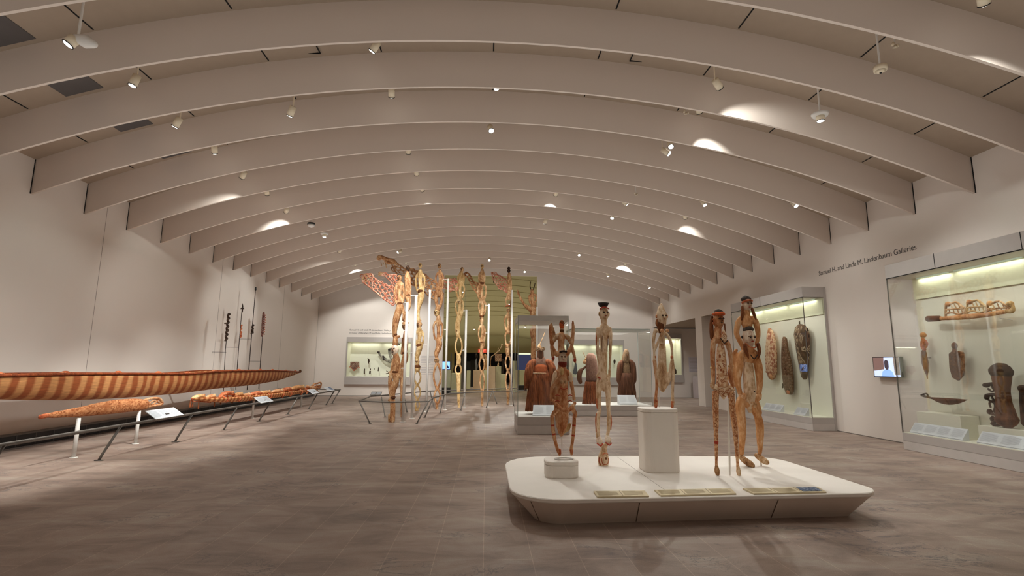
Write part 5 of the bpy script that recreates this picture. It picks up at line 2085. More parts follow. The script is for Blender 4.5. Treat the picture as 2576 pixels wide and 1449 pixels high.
ch(b, A5, [(1873, 831, 5), (1880, 826, 8), (1891, 829, 5.5)], 1.5)
b.build('lower_cap', W_CAPGREY, h, True)
b = MB()
blob(b, A5, 1867, 848, 2.5, 4)
b.build('ear', DARKP, h, True)
b = MB()
ch(b, A5, [(1872, 864, 1.6, -.04), (1880, 874, 1.8, -.09), (1891, 875, 1.6, -.09), (1898, 868, 1.4, -.04)])
b.build('necklace', W_RED, h, True)
for pp in ([(1868, 868, 4.5, -.06), (1868, 880, 5, -.08), (1871, 892, 3.5, -.10), (1874, 902, 1.5, -.10)], [(1901, 866, 4.5, -.06), (1902, 880, 4.5, -.08), (1900, 892, 3.4, -.10), (1897, 902, 1.5, -.10)]):
    b = MB()
    ch(b, A5, pp, 1)
    b.build('hair_tress', HAIR, o, True)
b = MB()
ch(b, A5, [(1876, 893, 1.2, -.13), (1884, 903, 1.4, -.14), (1893, 893, 1.2, -.13)])
b.build('neck_cord', DARKP, o, True)

# ================================================================== TALL ANCESTOR POLES
def inside(poly, x, y):
    c = False
    n = len(poly)
    for i in range(n):
        x1, y1 = poly[i]
        x2, y2 = poly[i - 1]
        if (y1 > y) != (y2 > y) and x < (x2 - x1) * (y - y1) / (y2 - y1) + x1:
            c = not c
    return c


def wing(pl, poly, s, rt, mat, parent, seed=3, name='openwork_wing'):
    s, rt = s * 1.5, rt * 1.3
    """pierced projecting wing: border plus a mesh of irregular carved loops"""
    rnd = random.Random(seed)
    m = MB()
    cx = sum(p[0] for p in poly) / len(poly)
    cy = sum(p[1] for p in poly) / len(poly)
    k = pl.k(cx, cy)
    m.tube([pl.p(x, y, rnd.uniform(-.02, .02)) for x, y in poly], rt * 1.25 * k, n=6, nrm=pl.n, closed=True, sub=3)
    x0, x1 = min(p[0] for p in poly), max(p[0] for p in poly)
    y0, y1 = min(p[1] for p in poly), max(p[1] for p in poly)
    r = 0
    y = y0 + s * .4
    while y < y1:
        x = x0 + (s * .5 if r % 2 else 0)
        while x < x1:
            jx, jy = x + rnd.uniform(-.15, .15) * s, y + rnd.uniform(-.12, .12) * s
            if inside(poly, jx, jy) or inside(poly, jx + s * .3, jy) or inside(poly, jx - s * .3, jy):
                a = rnd.uniform(.42, .74) * s
                b_ = rnd.uniform(.30, .5) * s
                th = rnd.uniform(.3, 1.0)
                pts = []
                for t in range(7):
                    u = 2 * pi * t / 7
                    ex, ey = a * cos(u), b_ * sin(u)
                    pts.append(pl.p(jx + ex * cos(th) - ey * sin(th), jy + ex * sin(th) + ey * cos(th), .015 * sin(u * 2)))
                if all(inside([(cx + (px - cx) * 1.12, cy + (py - cy) * 1.12) for px, py in poly], jx + .3 * s * dx, jy) for dx in (-1, 1)):
                    m.tube(pts, rt * k, n=5, nrm=pl.n, closed=True, sub=2, flat=1.6)
            x += s
        y += s * .82
        r += 1
    return m.build(name, mat, parent, True)


def arcs(m, pl, x, y0, y1, hw, r, x2=None):
    x2 = x if x2 is None else x2
    xm = (x + x2) / 2
    for s in (-1, 1):
        ch(m, pl, [(x + s * hw * .45, y0, r), (x + s * hw * .95, y0 + (y1 - y0) * .2, r), (xm + s * hw, (y0 + y1) / 2, r * .85), (x2 + s * hw * .75, y1 - (y1 - y0) * .12, r * .9), (x2 + s * hw * .3, y1, r)])


def loz(m, pl, x, y0, y1, hw, r, n=1, x2=None):
    x2 = x if x2 is None else x2
    for i in range(n):
        a, b_ = y0 + (y1 - y0) * i / n, y0 + (y1 - y0) * (i + 1) / n
        xa, xb = x + (x2 - x) * i / n, x + (x2 - x) * (i + 1) / n
        xm = (xa + xb) / 2
        for s in (-1, 1):
            ch(m, pl, [(xa + s * r * .5, a, r), (xm + s * hw * .8, a + (b_ - a) * .28, r * .9), (xm + s * hw, (a + b_) / 2, r * .85), (xm + s * hw * .8, a + (b_ - a) * .72, r * .9), (xb + s * r * .5, b_, r)])


def bis(Y, base, lab, mat, parts, heads, wings=(), extra=(), vox=.014, hats=(), bands=()):
    pl = PL(Y=Y)
    o = thing('ancestor_pole', pl.p(*base), lab, 'sculpture')
    m = MB()
    for p in parts:
        if p[0] == 'c':
            ch(m, pl, p[1], p[2] if len(p) > 2 else .95)
        elif p[0] == 'a':
            arcs(m, pl, *p[1:])
        elif p[0] == 'l':
            loz(m, pl, *p[1:])
    m.build('carved_post', mat, o, True, remesh=vox)
    for (x, y, r) in bands:
        b = MB()
        ch(b, pl, [(x, y - .9, r), (x, y + .9, r)], 1)
        b.build('dark_band', W_BROWN, o, True)
    for (x, y, r, hmat, turn) in heads:
        b = MB()
        ch(b, pl, [(x, y - r * .8, r * .7), (x, y, r), (x, y + r * .8, r * .75)], .95)
        h = b.build('head', hmat, o, True)
        k = pl.k(x, y)
        face(h, pl, x + turn, y, r * .85, r * k * .9, turn * .3, False)
    for (x, y, rx, hmat) in hats:
        b = MB()
        ch(b, pl, [(x - rx, y + 1, 1.6), (x, y - 1.4, 2.8), (x + rx, y + .5, 1.6)], 1.2)
        b.build('headdress', hmat, o, True)
    for i, (poly, s, rt, wm) in enumerate(wings):
        wing(pl, poly, s, rt, wm, o, seed=11 + i * 3 + int(base[0]) % 7)
    for nm, mt, lst in extra:
        b = MB()
        for q in lst:
            ch(b, pl, q, 1)
        b.build(nm, mt, o, True)
    return o


def q1(l):
    return [(x / 6.037 + 860, y / 6.037 + 620) for x, y in l]


def q3(l):
    return [(x / 6.037 + 1110, y / 6.037 + 650) for x, y in l]


# 1 nearest pole, broad wing to the left
bis(15.0, (987, 1062), 'nearest ancestor pole, with the broadest pierced wing and a white-faced lower figure', W_BIS2, [
    ('c', [(1006, 709, 5), (1006, 716, 7), (1004, 736, 6), (1006, 758, 6), (1006, 768, 8)]),
    ('c', [(1000, 713, 3.6), (994, 730, 3.6), (993, 750, 3.2), (999, 766, 3)]), ('c', [(1012, 713, 3.4), (1016, 735, 3.2), (1014, 760, 3)]),
    ('c', [(1007, 768, 8.5), (1003, 782, 9), (998, 798, 9), (995, 814, 8), (993, 830, 6.5), (992.5, 843, 5)]),
    ('c', [(1012, 770, 4), (1016, 790, 3.4), (1014, 806, 2.6)]),
    ('c', [(991, 845, 4.5), (999, 847.5, 4), (1005, 846, 3)]), ('c', [(995, 850, 6), (995, 858, 7), (994, 868, 7)]),
    ('c', [(996, 892, 7), (997, 903, 8.5), (996, 915, 8.5), (995, 930, 7.5), (993, 940, 8)]),
    ('c', [(989, 905, 3.4), (986, 920, 3.2), (984, 934, 3), (978, 937, 2.4)]), ('c', [(1003, 903, 3.2), (1006, 925, 3), (1007, 950, 2.8)]),
    ('c', [(994, 940, 8.5), (997, 955, 8), (994, 968, 8), (989, 982, 7.5), (987, 996, 6.5), (986, 1003, 6.5)]),
    ('c', [(984, 940, 5), (981, 960, 5), (982, 985, 4.5), (985, 1000, 4)]),
    ('c', [(989, 999, 5.5), (982, 1005, 5), (978, 1007, 3.2)]),
    ('c', [(988, 1008, 6.5), (988, 1030, 6.8), (987, 1060, 6.6)])],
    [(1005, 700, 6.5, W_BIS2, -1), (993, 880, 11, W_FACE, -3)],
    [(q1([(310, 480), (340, 425), (420, 418), (480, 470), (560, 525), (640, 580), (740, 615), (820, 650), (835, 760), (785, 890), (720, 850), (640, 800), (560, 730), (500, 680), (400, 600), (320, 540)]), 7.6, 1.15, W_WING)],
    [('wing_tip_fingers', W_BISL, [[(914, 702, 2.2), (918, 692, 2.2), (926, 691, 2)], [(917, 706, 1.8), (923, 698, 1.8), (931, 693, 1.8)], [(920, 710, 1.8), (928, 703, 1.8)]]),
     ('foot_block', W_BIS, [[(980, 1044, 3.6), (980, 1060, 3.6)]]),
     ('white_pendant', WHITE, [[(1005, 925, 1.4), (1005.5, 950, 1.8)]]),
     ('black_hand', W_DARK, [[(972, 933, .8), (978, 937, 1.2)], [(971, 940, .9), (979, 939, 1.2)], [(977, 947, 1), (982, 942, 1.2)]])],
    hats=[(997, 866, 9, W_CAPGREY), (1006, 691, 6, W_CAPGREY)], bands=[(1006, 765, 7.8), (994, 842, 5.4), (994, 936, 8.4), (988, 1000, 7.2)])
# 2
bis(16.35, (1011.5, 1050), 'slender second ancestor pole, with a narrow pierced wing ending in a small head', W_BIS2, [
    ('c', [(1025, 686, 5), (1025, 700, 8), (1026, 720, 8), (1024, 738, 6.5), (1026, 748, 8.5), (1028, 756, 7.5), (1029, 772, 4.5), (1022, 785, 3.6), (1017, 797, 3.4), (1018, 808, 4.5)]),
    ('c', [(1031, 700, 2.8), (1033, 725, 2.6), (1032, 745, 2.6)]),
    ('c', [(1020, 836, 5), (1020, 850, 7), (1020, 868, 7.4), (1018, 886, 6), (1020, 894, 7.5), (1018, 905, 8), (1013, 920, 6.5)]),
    ('c', [(1013, 852, 2.6), (1012, 872, 2.4), (1010, 890, 2.6)]),
    ('c', [(1013, 920, 6), (1012, 945, 5.5), (1012, 985, 5), (1011.5, 1020, 4.2), (1011.5, 1048, 4)]),
    ('c', [(1018, 925, 3), (1018.5, 960, 2.6), (1015, 1020, 2.4)])],
    [(1019, 820, 8, W_BIS, -2), (1026, 674, 5, W_DARK, -1)],
    [(q1([(560, 400), (620, 400), (700, 430), (780, 432), (840, 440), (855, 520), (850, 560), (815, 640), (775, 600), (750, 550), (700, 490), (640, 440)]), 6.2, .95, W_WING)],
    [('wing_head', W_BIS, [[(955, 691, 4.2), (957, 686, 4)], [(960, 688, 2.2), (968, 689, 2)]])], hats=[(1020, 812, 8, W_BIS)], bands=[(1026, 744, 7.6), (1018, 888, 6.6)])
# 3
bis(18.45, (1050, 1035), 'third ancestor pole from the left, yellowish, with blocky topmost head', W_BISL, [
    ('c', [(1057, 680, 4.5), (1057, 690, 6), (1057, 705, 5), (1058, 722, 5), (1058, 732, 7)]), ('a', 1057, 688, 736, 11, 2.7),
    ('c', [(1060, 737, 8), (1060, 748, 8), (1056, 762, 6.5), (1053, 775, 4.5), (1052, 790, 4), (1053, 806, 4.5)]),
    ('c', [(1050, 745, 3), (1051, 765, 3), (1053, 778, 3)]),
    ('c', [(1055, 826, 5.5), (1056, 838, 6), (1055, 853, 4.8), (1054, 868, 5.5), (1055, 875, 8), (1052, 888, 6.5), (1049, 900, 5), (1050, 915, 5)]),
    ('c', [(1050, 918, 5), (1050, 924, 7.5), (1050, 930, 7)]),
    ('a', 1055, 832, 872, 10, 2.7), ('l', 1050, 930, 968, 8, 2.6), ('l', 1050, 968, 1005, 7.5, 2.4), ('l', 1050, 1005, 1032, 5, 2.4), ('c', [(1047, 1022, 2.8), (1046, 1033, 2.4)])],
    [(1057, 668, 5.2, W_BISL, 0), (1054.5, 816, 7.5, W_BIS, -2), (1050, 910, 5.5, W_BIS, -1)], hats=[(1054, 806, 5, W_BIS)], bands=[(1058, 733.5, 8), (1054, 869, 7.4), (1050, 923, 7.8)])
# 4 with the great wing reaching left
bis(19.3, (1099, 1034), 'fourth ancestor pole from the left, with the longest pierced wing ending in a crocodile-like head', W_BIS2, [
    ('c', [(1107, 680, 4), (1107, 690, 5), (1108, 704, 4.4), (1107, 718, 4.6)]), ('a', 1106, 686, 728, 9.5, 2.4),
    ('c', [(1104, 727, 8), (1104, 735, 10), (1104, 742, 8)]),
    ('c', [(1096, 738, 5), (1097, 755, 4.5), (1100, 772, 3.8)]), ('c', [(1112, 738, 5), (1111, 755, 4), (1107, 772, 3.6)]),
    ('c', [(1102, 772, 6), (1101, 778, 7)]),
    ('c', [(1103, 796, 5), (1103, 806, 6), (1103, 814, 5.5), (1103, 830, 4.2), (1103, 846, 4.5), (1103, 856, 6.5)]), ('a', 1102, 808, 856, 11, 2.9),
    ('c', [(1103, 856, 6.8), (1105, 866, 7.5), (1102, 878, 7), (1098, 888, 6), (1098, 898, 4.5)]),
    ('l', 1100, 914, 978, 9, 3.0), ('l', 1100, 978, 1016, 7.5, 2.8), ('c', [(1099, 1014, 4), (1099, 1034, 3.8)])],
    [(1105.5, 669, 5, W_BIS, -1), (1099, 786, 7.5, W_BISL, -2), (1098.5, 906, 6.5, W_BIS, -1)],
    [(q1([(760, 255), (830, 255), (900, 300), (960, 345), (1050, 350), (1150, 390), (1240, 432), (1320, 480), (1390, 515), (1450, 570), (1450, 740), (1400, 790), (1330, 765), (1260, 690), (1190, 610), (1080, 590), (1010, 500), (930, 440), (850, 420), (800, 360)]), 7.4, 1.15, W_BIS2)],
    [('wing_head', W_BIS2, [[(951, 648, 4), (955, 646, 5), (962, 648, 5), (975, 653, 5), (988, 656, 5.6), (996, 664, 5)], [(951, 650, 4.6), (956, 651, 4)], [(970, 658, 4), (982, 662, 4), (992, 660, 4)]]),
     ('wing_ridge_loops', W_BIS2, [[(1027, 676, 2), (1040, 676, 1.3), (1046, 683, 1.2)], [(1022, 684, 1.3), (1034, 680, 1.3), (1045, 686, 1.3), (1056, 690, 1.3)]]),
     ('hanging_tabs', W_BIS, [[(958, 660, 1), (960, 668, 1.1)], [(970, 662, 1.1), (972, 673, 1.2)], [(964, 660, .8), (965, 665, .8)]])])
# 5
bis(20.2, (1154, 1027), 'fifth ancestor pole from the left, with a pale yellow topmost figure', W_BISL, [
    ('c', [(1161, 684, 4), (1160, 692, 6.5), (1161, 704, 6), (1161, 716, 6)]), ('a', 1160, 690, 716, 8, 2.2),
    ('a', 1158, 714, 750, 10, 2.6), ('a', 1156, 754, 792, 9.5, 2.5), ('c', [(1158, 712, 5), (1157, 724, 4), (1158, 736, 3.4), (1158, 750, 5)]),
    ('c', [(1156, 752, 6), (1156, 766, 4.6), (1157, 780, 5), (1158, 790, 7.5), (1155, 800, 7), (1152, 812, 6.8), (1151, 826, 6)]),
    ('c', [(1151, 828, 6.5), (1152, 838, 6), (1153, 846, 5)]), ('l', 1154, 846, 897, 8.5, 2.6), ('c', [(1153, 893, 5), (1154, 905, 6), (1153, 915, 6)]),
    ('l', 1153, 915, 945, 7.5, 2.6), ('c', [(1153, 942, 6), (1153.5, 970, 5), (1154, 1000, 4), (1154.5, 1025, 3)])],
    [(1162.5, 678, 4.6, W_BIS, -1), (1151, 832, 6, W_BIS, -1), (1156, 760, 6, W_BISL, -1)],
    [(q3([(-30, 330), (20, 320), (110, 312), (180, 325), (245, 350), (262, 400), (240, 470), (170, 480), (110, 470), (20, 440), (-30, 420)]), 6.4, 1.05, W_WING)])
# 6
bis(20.87, (1213, 1022), 'sixth ancestor pole, tallest and straight, with a short twisted wing of small figures', W_BIS, [
    ('c', [(1213, 678, 3.6), (1213, 690, 6.4), (1213, 702, 6), (1213, 712, 6)]), ('a', 1212, 686, 716, 7.5, 2.2), ('a', 1212, 714, 755, 10, 2.8), ('a', 1213, 756, 792, 8.5, 2.3),
    ('c', [(1212, 716, 4), (1212, 735, 3.4), (1213, 752, 5), (1213, 765, 4.5), (1213, 780, 4.5), (1212, 794, 5)]),
    ('c', [(1212, 794, 4), (1212, 806, 4.6), (1212, 816, 4.2)]), ('a', 1212, 820, 862, 8, 2.4), ('c', [(1213, 820, 4), (1214, 840, 4.4), (1213, 858, 5.5), (1214, 868, 5.5), (1211, 882, 4.6), (1212, 900, 5)]),
    ('l', 1212, 898, 936, 6.5, 2.5), ('l', 1213, 936, 985, 5.6, 2.5), ('c', [(1213, 984, 3.4), (1213, 1021, 3.2)])],
    [(1213, 670, 4.6, W_BISL, -1), (1212, 801, 4.8, W_BIS2, -1)],
    [(q3([(345, 235), (390, 225), (430, 245), (480, 335), (520, 370), (570, 385), (585, 470), (580, 570), (535, 520), (460, 410), (410, 300), (360, 265)]), 5.6, 1.1, W_BIS2)], hats=[(1212, 805, 4.5, W_BIS2)], bands=[(1213, 712, 6.2), (1212, 795, 5.6), (1213, 861, 5.6)])
# 7
bis(21.77, (1277.5, 1018), 'seventh ancestor pole, with a pierced fan-shaped wing and small brimmed hats', W_BIS, [
    ('c', [(1281, 688, 3.6), (1281, 698, 6), (1282, 714, 6.5), (1282, 730, 6.2), (1281, 742, 6.6), (1279, 750, 6)]),
    ('a', 1279, 748, 770, 6.5, 2.2), ('a', 1278, 793, 834, 8, 2.5), ('c', [(1278, 790, 4.5), (1279, 806, 4), (1279, 826, 4.4), (1279, 836, 6)]),
    ('a', 1278, 836, 868, 7, 2.3), ('c', [(1277, 868, 5), (1277, 884, 6), (1278, 892, 5)]),
    ('l', 1278, 892, 932, 6.6, 2.4), ('l', 1278, 932, 985, 6, 2.4), ('c', [(1278, 983, 5), (1278, 1000, 3.6), (1277.5, 1017, 3)])],
    [(1280, 681, 4.4, W_DARK, -1), (1279, 780, 5.4, W_BIS, -1), (1277, 875, 5.4, W_RED, -1)],
    [(q3([(765, 215), (800, 230), (900, 270), (990, 330), (1010, 420), (1000, 520), (960, 480), (880, 440), (820, 370), (785, 290)]), 5.6, .95, W_WING)],
    [('wing_finger', W_BISL, [[(1237, 685, 1), (1243, 690, 1.4)]]), ('hanging_tabs', W_DARK, [[(1241, 697, .9), (1242, 712, .9)], [(1255, 722, .9), (1256, 728, .9)]])],
    hats=[(1278, 770, 6.5, W_RED), (1277, 868, 6, W_RED), (1280, 675, 3, W_DARK)])
# 8
bis(22.6, (1340, 1014), 'last ancestor pole on the right, horned, seen partly through the glass case', W_BIS2, [
    ('c', [(1339, 738, 3.4), (1339, 748, 4), (1340, 760, 4)]), ('a', 1340, 740, 765, 8.5, 2.6), ('c', [(1342, 762, 7), (1342, 775, 8), (1340, 788, 7.5), (1341, 800, 4)]),
    ('a', 1343, 824, 852, 7.5, 2.4), ('c', [(1343, 822, 5), (1343, 838, 6), (1343, 852, 6.5)]),
    ('c', [(1339, 855, 3.6), (1339, 875, 3.4), (1338, 900, 3)]), ('c', [(1347, 855, 3.6), (1347, 875, 3.4), (1344, 900, 3)]),
    ('l', 1341, 900, 960, 6, 2.4), ('c', [(1340, 958, 4), (1340, 1013, 3.2)]),
    ('c', [(1337, 782, 5), (1327, 774, 4.5), (1318, 765, 3.4), (1311, 752, 2.6), (1306, 742, 2.4), (1302, 730, 1.6)])],
    [(1338.5, 733, 4.6, W_BIS2, -1), (1342, 814, 5.5, W_BIS, -1)], (),
    [('horn', W_DARK, [[(1336, 729, 1.2), (1333.5, 720, 1.1), (1335, 709, .9)]]), ('horn', W_DARK, [[(1341, 729, 1.2), (1344, 721, 1.1), (1346, 712, .9)]]),
     ('branch_figures', W_BIS2, [[(1303, 736, 3), (1305, 741, 2.6)], [(1309, 750, 2.8), (1311, 755, 2.4)], [(1326, 770, 4.2), (1333, 777, 5)]])])

# white mounting posts with brackets: base pixel, top pixel, bracket rows, direction
PO = [((1013, 1062), 761, [(762, -7), (926.5, -15)], 'nearest, tallest-looking'), ((1036, 1053), 742, [(744, -14), (888, -12)], 'second'),
      ((1072, 1036), 729, [(732, -14), (868, -14)], 'third'), ((1119, 1031), 701, [(703, -14), (829, -8)], 'fourth'),
      ((1168, 1026), 779, [(782, -8), (881, -9)], 'fifth'), ((1226, 1024), 764, [(768, -9), (838, -8)], 'sixth'), ((1286, 1020), 729.5, [(860, -8), (745, -5)], 'seventh')]
for i, (bp, ty, br, od) in enumerate(PO):
    g = at(*bp, Z=0)
    pl = PL(Y=g.y)
    tz = None
    xt = bp[0]
    for it in range(3):
        q = at(xt, ty, Y=g.y)
        # px x drifts because verticals converge; solve for the true vertical
        t = Vector((g.x, g.y, q.z))
        v = t - O
        xt = 1288 + FPX * v.dot(R2) / v.dot(FW)
    o = thing('mounting_post', g, 'white mounting post, %s from the left in the row behind the ancestor poles' % ('first' if i == 0 else od), 'post', 'white posts that hold the ancestor poles')
    b = MB().cyl((g.x, g.y, .01), (g.x, g.y, t.z), .04, n=14)
    b.build('upright', WHITE, o, True)
    MB().cyl((g.x, g.y, 0), (g.x, g.y, .012), .085, n=18).build('foot_plate', WHITE, o)
    for (yy, dx) in br:
        z = at(xt, yy, Y=g.y).z
        k = g.y / FPX
        MB().cyl((g.x, g.y, z), (g.x + dx * k, g.y, z), .011, n=8).build('bracket', WHITE, o)
g = Vector((at(1351, 1000, Y=22.4).x, 22.4, 0))
o = thing('mounting_post', g, 'white mounting post seen through the nearest glass case, right of all the others', 'post', 'white posts that hold the ancestor poles')
MB().cyl((g.x, g.y, .01), (g.x, g.y, at(1351, 772, Y=22.4).z), .04, n=14).build('upright', WHITE, o, True)
MB().cyl((g.x, g.y, 0), (g.x, g.y, .012), .085, n=18).build('foot_plate', WHITE, o)

# rail around the poles
rl = thing('barrier_rail', (-1.5, 17, 0), 'dark metal rail looping around the group of tall ancestor poles, on slanted legs', 'rail')
RH = .60
tops = [(1300, 977), (1190, 980), (1077, 984), (960, 995), (932, 997), (903, 1009), (980, 1012), (1077, 1010), (1089, 1001), (1130, 990), (1180, 987.5), (1238, 985), (1321, 982)]
tp = [at(*q, Z=RH) for q in tops]
b = MB()
for a_, b_ in zip(tp, tp[1:]):
    b.tube([a_, b_], .021, n=10, sub=1)
b.build('rail', STEEL, rl, True)
for ft, tpx in (((931, 1066), (905, 1011)), ((969, 1049.5), (946, 997)), ((1048, 1066), (1077, 1011)), ((1068, 1051), (1089, 1002)), ((1107, 1040), (1126, 992)), ((1159, 1032.5), (1178, 988)), ((1223, 1026), (1238, 986)), ((1024, 1037), (1006, 990)), ((1092.6, 1027), (1077, 985)), ((1250, 1016), (1238, 980)), ((1292, 1022), (1288, 984))):
    f = at(*ft, Z=0)
    t = at(*tpx, Z=RH)
    d = Vector((t.x - f.x, t.y - f.y, 0))
    if d.length > .45:
        t = f + d.normalized() * .34 + Vector((0, 0, RH))
    b = MB()
    b.tube([t, f + (t - f) * .15 + Vector((0, 0, 0)), f], [.019, .019, .02], n=8, sub=1, rnd=False)
    b.box(f.x - .04, f.x + .04, f.y - .04, f.y + .04, 0, .01)
    b.build('leg', STEEL, rl, True)
c = at(946, 992, Z=.66)
cd_ = [c + Vector(v) for v in ((-.17, .14, .08), (.17, .14, .08), (.17, -.10, -.02), (-.17, -.10, -.02))]
o = card(*cd_, 'small dark-backed label stand on the back corner of the pole rail', cols=2, mat=STEEL)
MB().box(c.x - .03, c.x + .03, c.y - .03, c.y + .03, RH, c.z).build('clip', STEEL, o)

# ================================================================== FAR WALL DISPLAYS
def niche(c, lab, seams, deep=.75, proj=.10):
    x0, x1, z0, z1 = c
    o = thing('display_case', ((x0 + x1) / 2, YF, 0), lab, 'display case')
    MB().box(x0 - .02, x1 + .02, YF - proj, YF - .001, z1, z1 + .26).build('hood', CASEM, o)
    MB().box(x0 - .02, x1 + .02, YF - proj - .03, YF - .001, z0 - .40, z0).box(x0 - .02, x1 + .02, YF - proj - .032, YF - proj - .03, z0 - .20, z0 - .19).build('sill', CASEM, o)
    MB().box(x0 - .02, x0 + .04, YF - proj, YF - .001, z0, z1).box(x1 - .04, x1 + .02, YF - proj, YF - .001, z0, z1).build('frame', CASEM, o)
    MB().box(x0, x1, YF + .12, YF + deep, z0 - .03, z0).build('case_floor', WHITE, o)
    MB().box(x0 - .03, x1 + .03, YF + deep, YF + deep + .04, z0 - .03, z1 + .03).build('back_panel', CASEIN, o)
    MB().box(x0 - .03, x0, YF + .12, YF + deep, z0, z1).box(x1, x1 + .03, YF + .12, YF + deep, z0, z1).build('side_panels', CASEIN, o)
    MB().box(x0, x1, YF + .12, YF + deep, z1, z1 + .03).build('case_ceiling', CASEIN, o)
    MB().box(x0 + .04, x1 - .04, YF - proj + .01, YF - proj + .02, z0, z1).build('glass_front', GLASS, o)
    n = max(1, int((x1 - x0) / 1.6))
    for i in range(n):
        a = x0 + (x1 - x0) * (i + .06) / n
        b_ = x0 + (x1 - x0) * (i + .94) / n
        area('case_lamp', ((a + b_) / 2, YF + deep - .16, z1 - .02), (radians(8), 0, 0), b_ - a, .05, 4.5, GREENW, o)
    area('case_lamp', ((x0 + x1) / 2, YF + .2, z1 - .02), (radians(-20), 0, 0), x1 - x0 - .2, .06, 5, GREENW, o)
    return o


niche(C1, 'wide lit display case in the far wall left, holding small dark objects', 2)
niche(C2, 'lit display case in the far wall seen behind the fibre body masks', 2)
niche(C3, 'narrow lit case beyond the side opening, right of the pointed-headed figure', 1)
PF = PL(Y=27.85)
o = thing('beaded_apron', PF.p(891, 935), 'small pointed patterned apron with corner tassels in the far left case', 'textile')
b = MB()
pl_ = [(881.5, 910), (903.5, 910), (904, 922), (901, 924), (890.5, 933), (881, 924), (880.5, 921)]
b.hexa([PF.p(x, y, 0) for x, y in pl_], [PF.p(x, y, .02) for x, y in pl_])
b.build('panel', carved('apron_weave', ((150, 120, 100), (190, 164, 142)), (110, 70, 58), 18, .12), o)
b = MB()
ch(b, PF, [(881, 922, .8), (879, 924, .8)])
ch(b, PF, [(902, 922, .8), (904.5, 925, .8)])
ch(b, PF, [(880, 921, .6), (890.5, 933, .9), (904, 921, .6)], sub=1)
b.build('tassels', W_RED, o, True)
for lab, pts in (('small dark standing figurine, leftmost in the far left case', [[(916.5, 940, 1.8), (916.5, 934, 1.7), (917, 928, 1.3)]]),
                 ('small squat dark figurine with round head, second in the far left case', [[(930.5, 940, 2), (931, 934, 2.1)], [(931.5, 930, 1.6), (932, 927.5, 1)]]),
                 ('tiny dark pendant, third in the far left case', [[(941.5, 930, .6), (942, 927, .7)]]),
                 ('small dark pin figurine, fourth in the far left case', [[(951.5, 933, 1.3), (952, 927, 1), (952.5, 924, .8)]])):
    m = MB()
    for q in pts:
        ch(m, PF, q)
    low = min(v.z for v in m.v)
    tag(m.build('figurine', W_DARK, None, True), lab, 'figurine')
m = MB()
ch(m, PF, [(927, 903, 1.6), (927.5, 909, 2.6), (927, 914, 1)])
ch(m, PF, [(925, 902, 1), (928.5, 905, 1.4)])
tag(m.build('hook_carving', W_DARK, None, True), 'small dark hook-like carving mounted high in the far left case', 'carving')
o = thing('branching_carving', PF.p(975, 905), 'dark and white branching arm-like carving rising to the left in the far left case', 'carving')
b = MB()
ch(b, PF, [(953, 887, 2.6), (957, 893, 3), (965, 901, 3.6), (978, 908, 4.4), (992, 911, 5)])
ch(b, PF, [(979, 882, 3), (981, 892, 3.4), (986, 904, 4)])
b.build('arms', wood('grey_white_wood', [(60, 56, 50), (130, 124, 112), (190, 186, 172)], 8), o, True)
b = MB()
blob(b, PF, 952, 886, 4, 2.8)
blob(b, PF, 979.5, 880, 3.6, 3.6)
ch(b, PF, [(963, 897, 3.6), (967, 904, 3.8)])
b.build('dark_ends', DARKP, o, True)
m = MB()
ch(m, PF, [(1546, 906, 2.4), (1546, 910, 2.9), (1546, 914, 1.8)])
tag(m.build('small_mask', W_DARK, None, True), 'small dark oval mask in the case behind the fibre body masks', 'mask')
m = MB()
ch(m, PF, [(1448, 908, .8), (1448, 922, 3), (1447, 937, 6.5)], .4)
tag(m.build('conical_carving', plain('slate', (78, 80, 86), .6), None, True), 'grey conical object at the left of the case behind the body masks', 'carving')
m = MB()
ch(m, PF, [(1698, 928, 1.4), (1699, 932, 2.6), (1698.5, 938, 3.6)])
tag(m.build('dark_figurine', W_DARK, None, True), 'small dark seated object in the narrow case beyond the side opening', 'figurine')


# wall text panels on the far wall
def wall_sheet(x0, x1, z0, z1, lab, Y=YF, rows=12, board=WALL, head=False):
    o = thing('wall_text', ((x0 + x1) / 2, Y, z0), lab, 'sign')
    MB().box(x0, x1, Y - .008, Y - .001, z0, z1).build('panel', board, o)
    b = MB()
    for i in range(rows):
        z = z1 - (z1 - z0) * (i + .7) / (rows + .6)
        b.box(x0 + .05, x1 - .05 - (.2 * (x1 - x0) if i % 5 == 4 else 0), Y - .010, Y - .008, z - .012, z + .012)
    b.build('printed_text', plain('faint_grey', (178, 172, 172), .8), o)
    return o


wall_sheet(-3.50, -2.75, 1.07, 2.15, 'pale wall text panel between the far left case and the tall opening')
wall_sheet(11.0, 11.75, 1.35, 2.15, 'pale lilac wall text panel beyond the side opening', board=plain('lilac_panel', (206, 200, 208), .8))
o = MB().box(11.05, 11.75, 26.4, 27.1, 0, 1.12).build('white_cabinet', plain('cabinet_white', (216, 208, 214), .6), bevel=.01)
tag(o, 'plain white block below the text panel beyond the side opening', 'cabinet')


# lettering
def word_mesh(txt):
    cu = bpy.data.curves.new('lettering', 'FONT')
    cu.body = txt
    cu.size = .2
    cu.extrude = .0015
    cu.space_character = .97
    ob = bpy.data.objects.new('tmp', cu)
    COL.objects.link(ob)
    bpy.context.view_layer.update()
    me = bpy.data.meshes.new_from_object(ob.evaluated_get(bpy.context.evaluated_depsgraph_get()))
    bpy.data.objects.remove(ob)
    return me


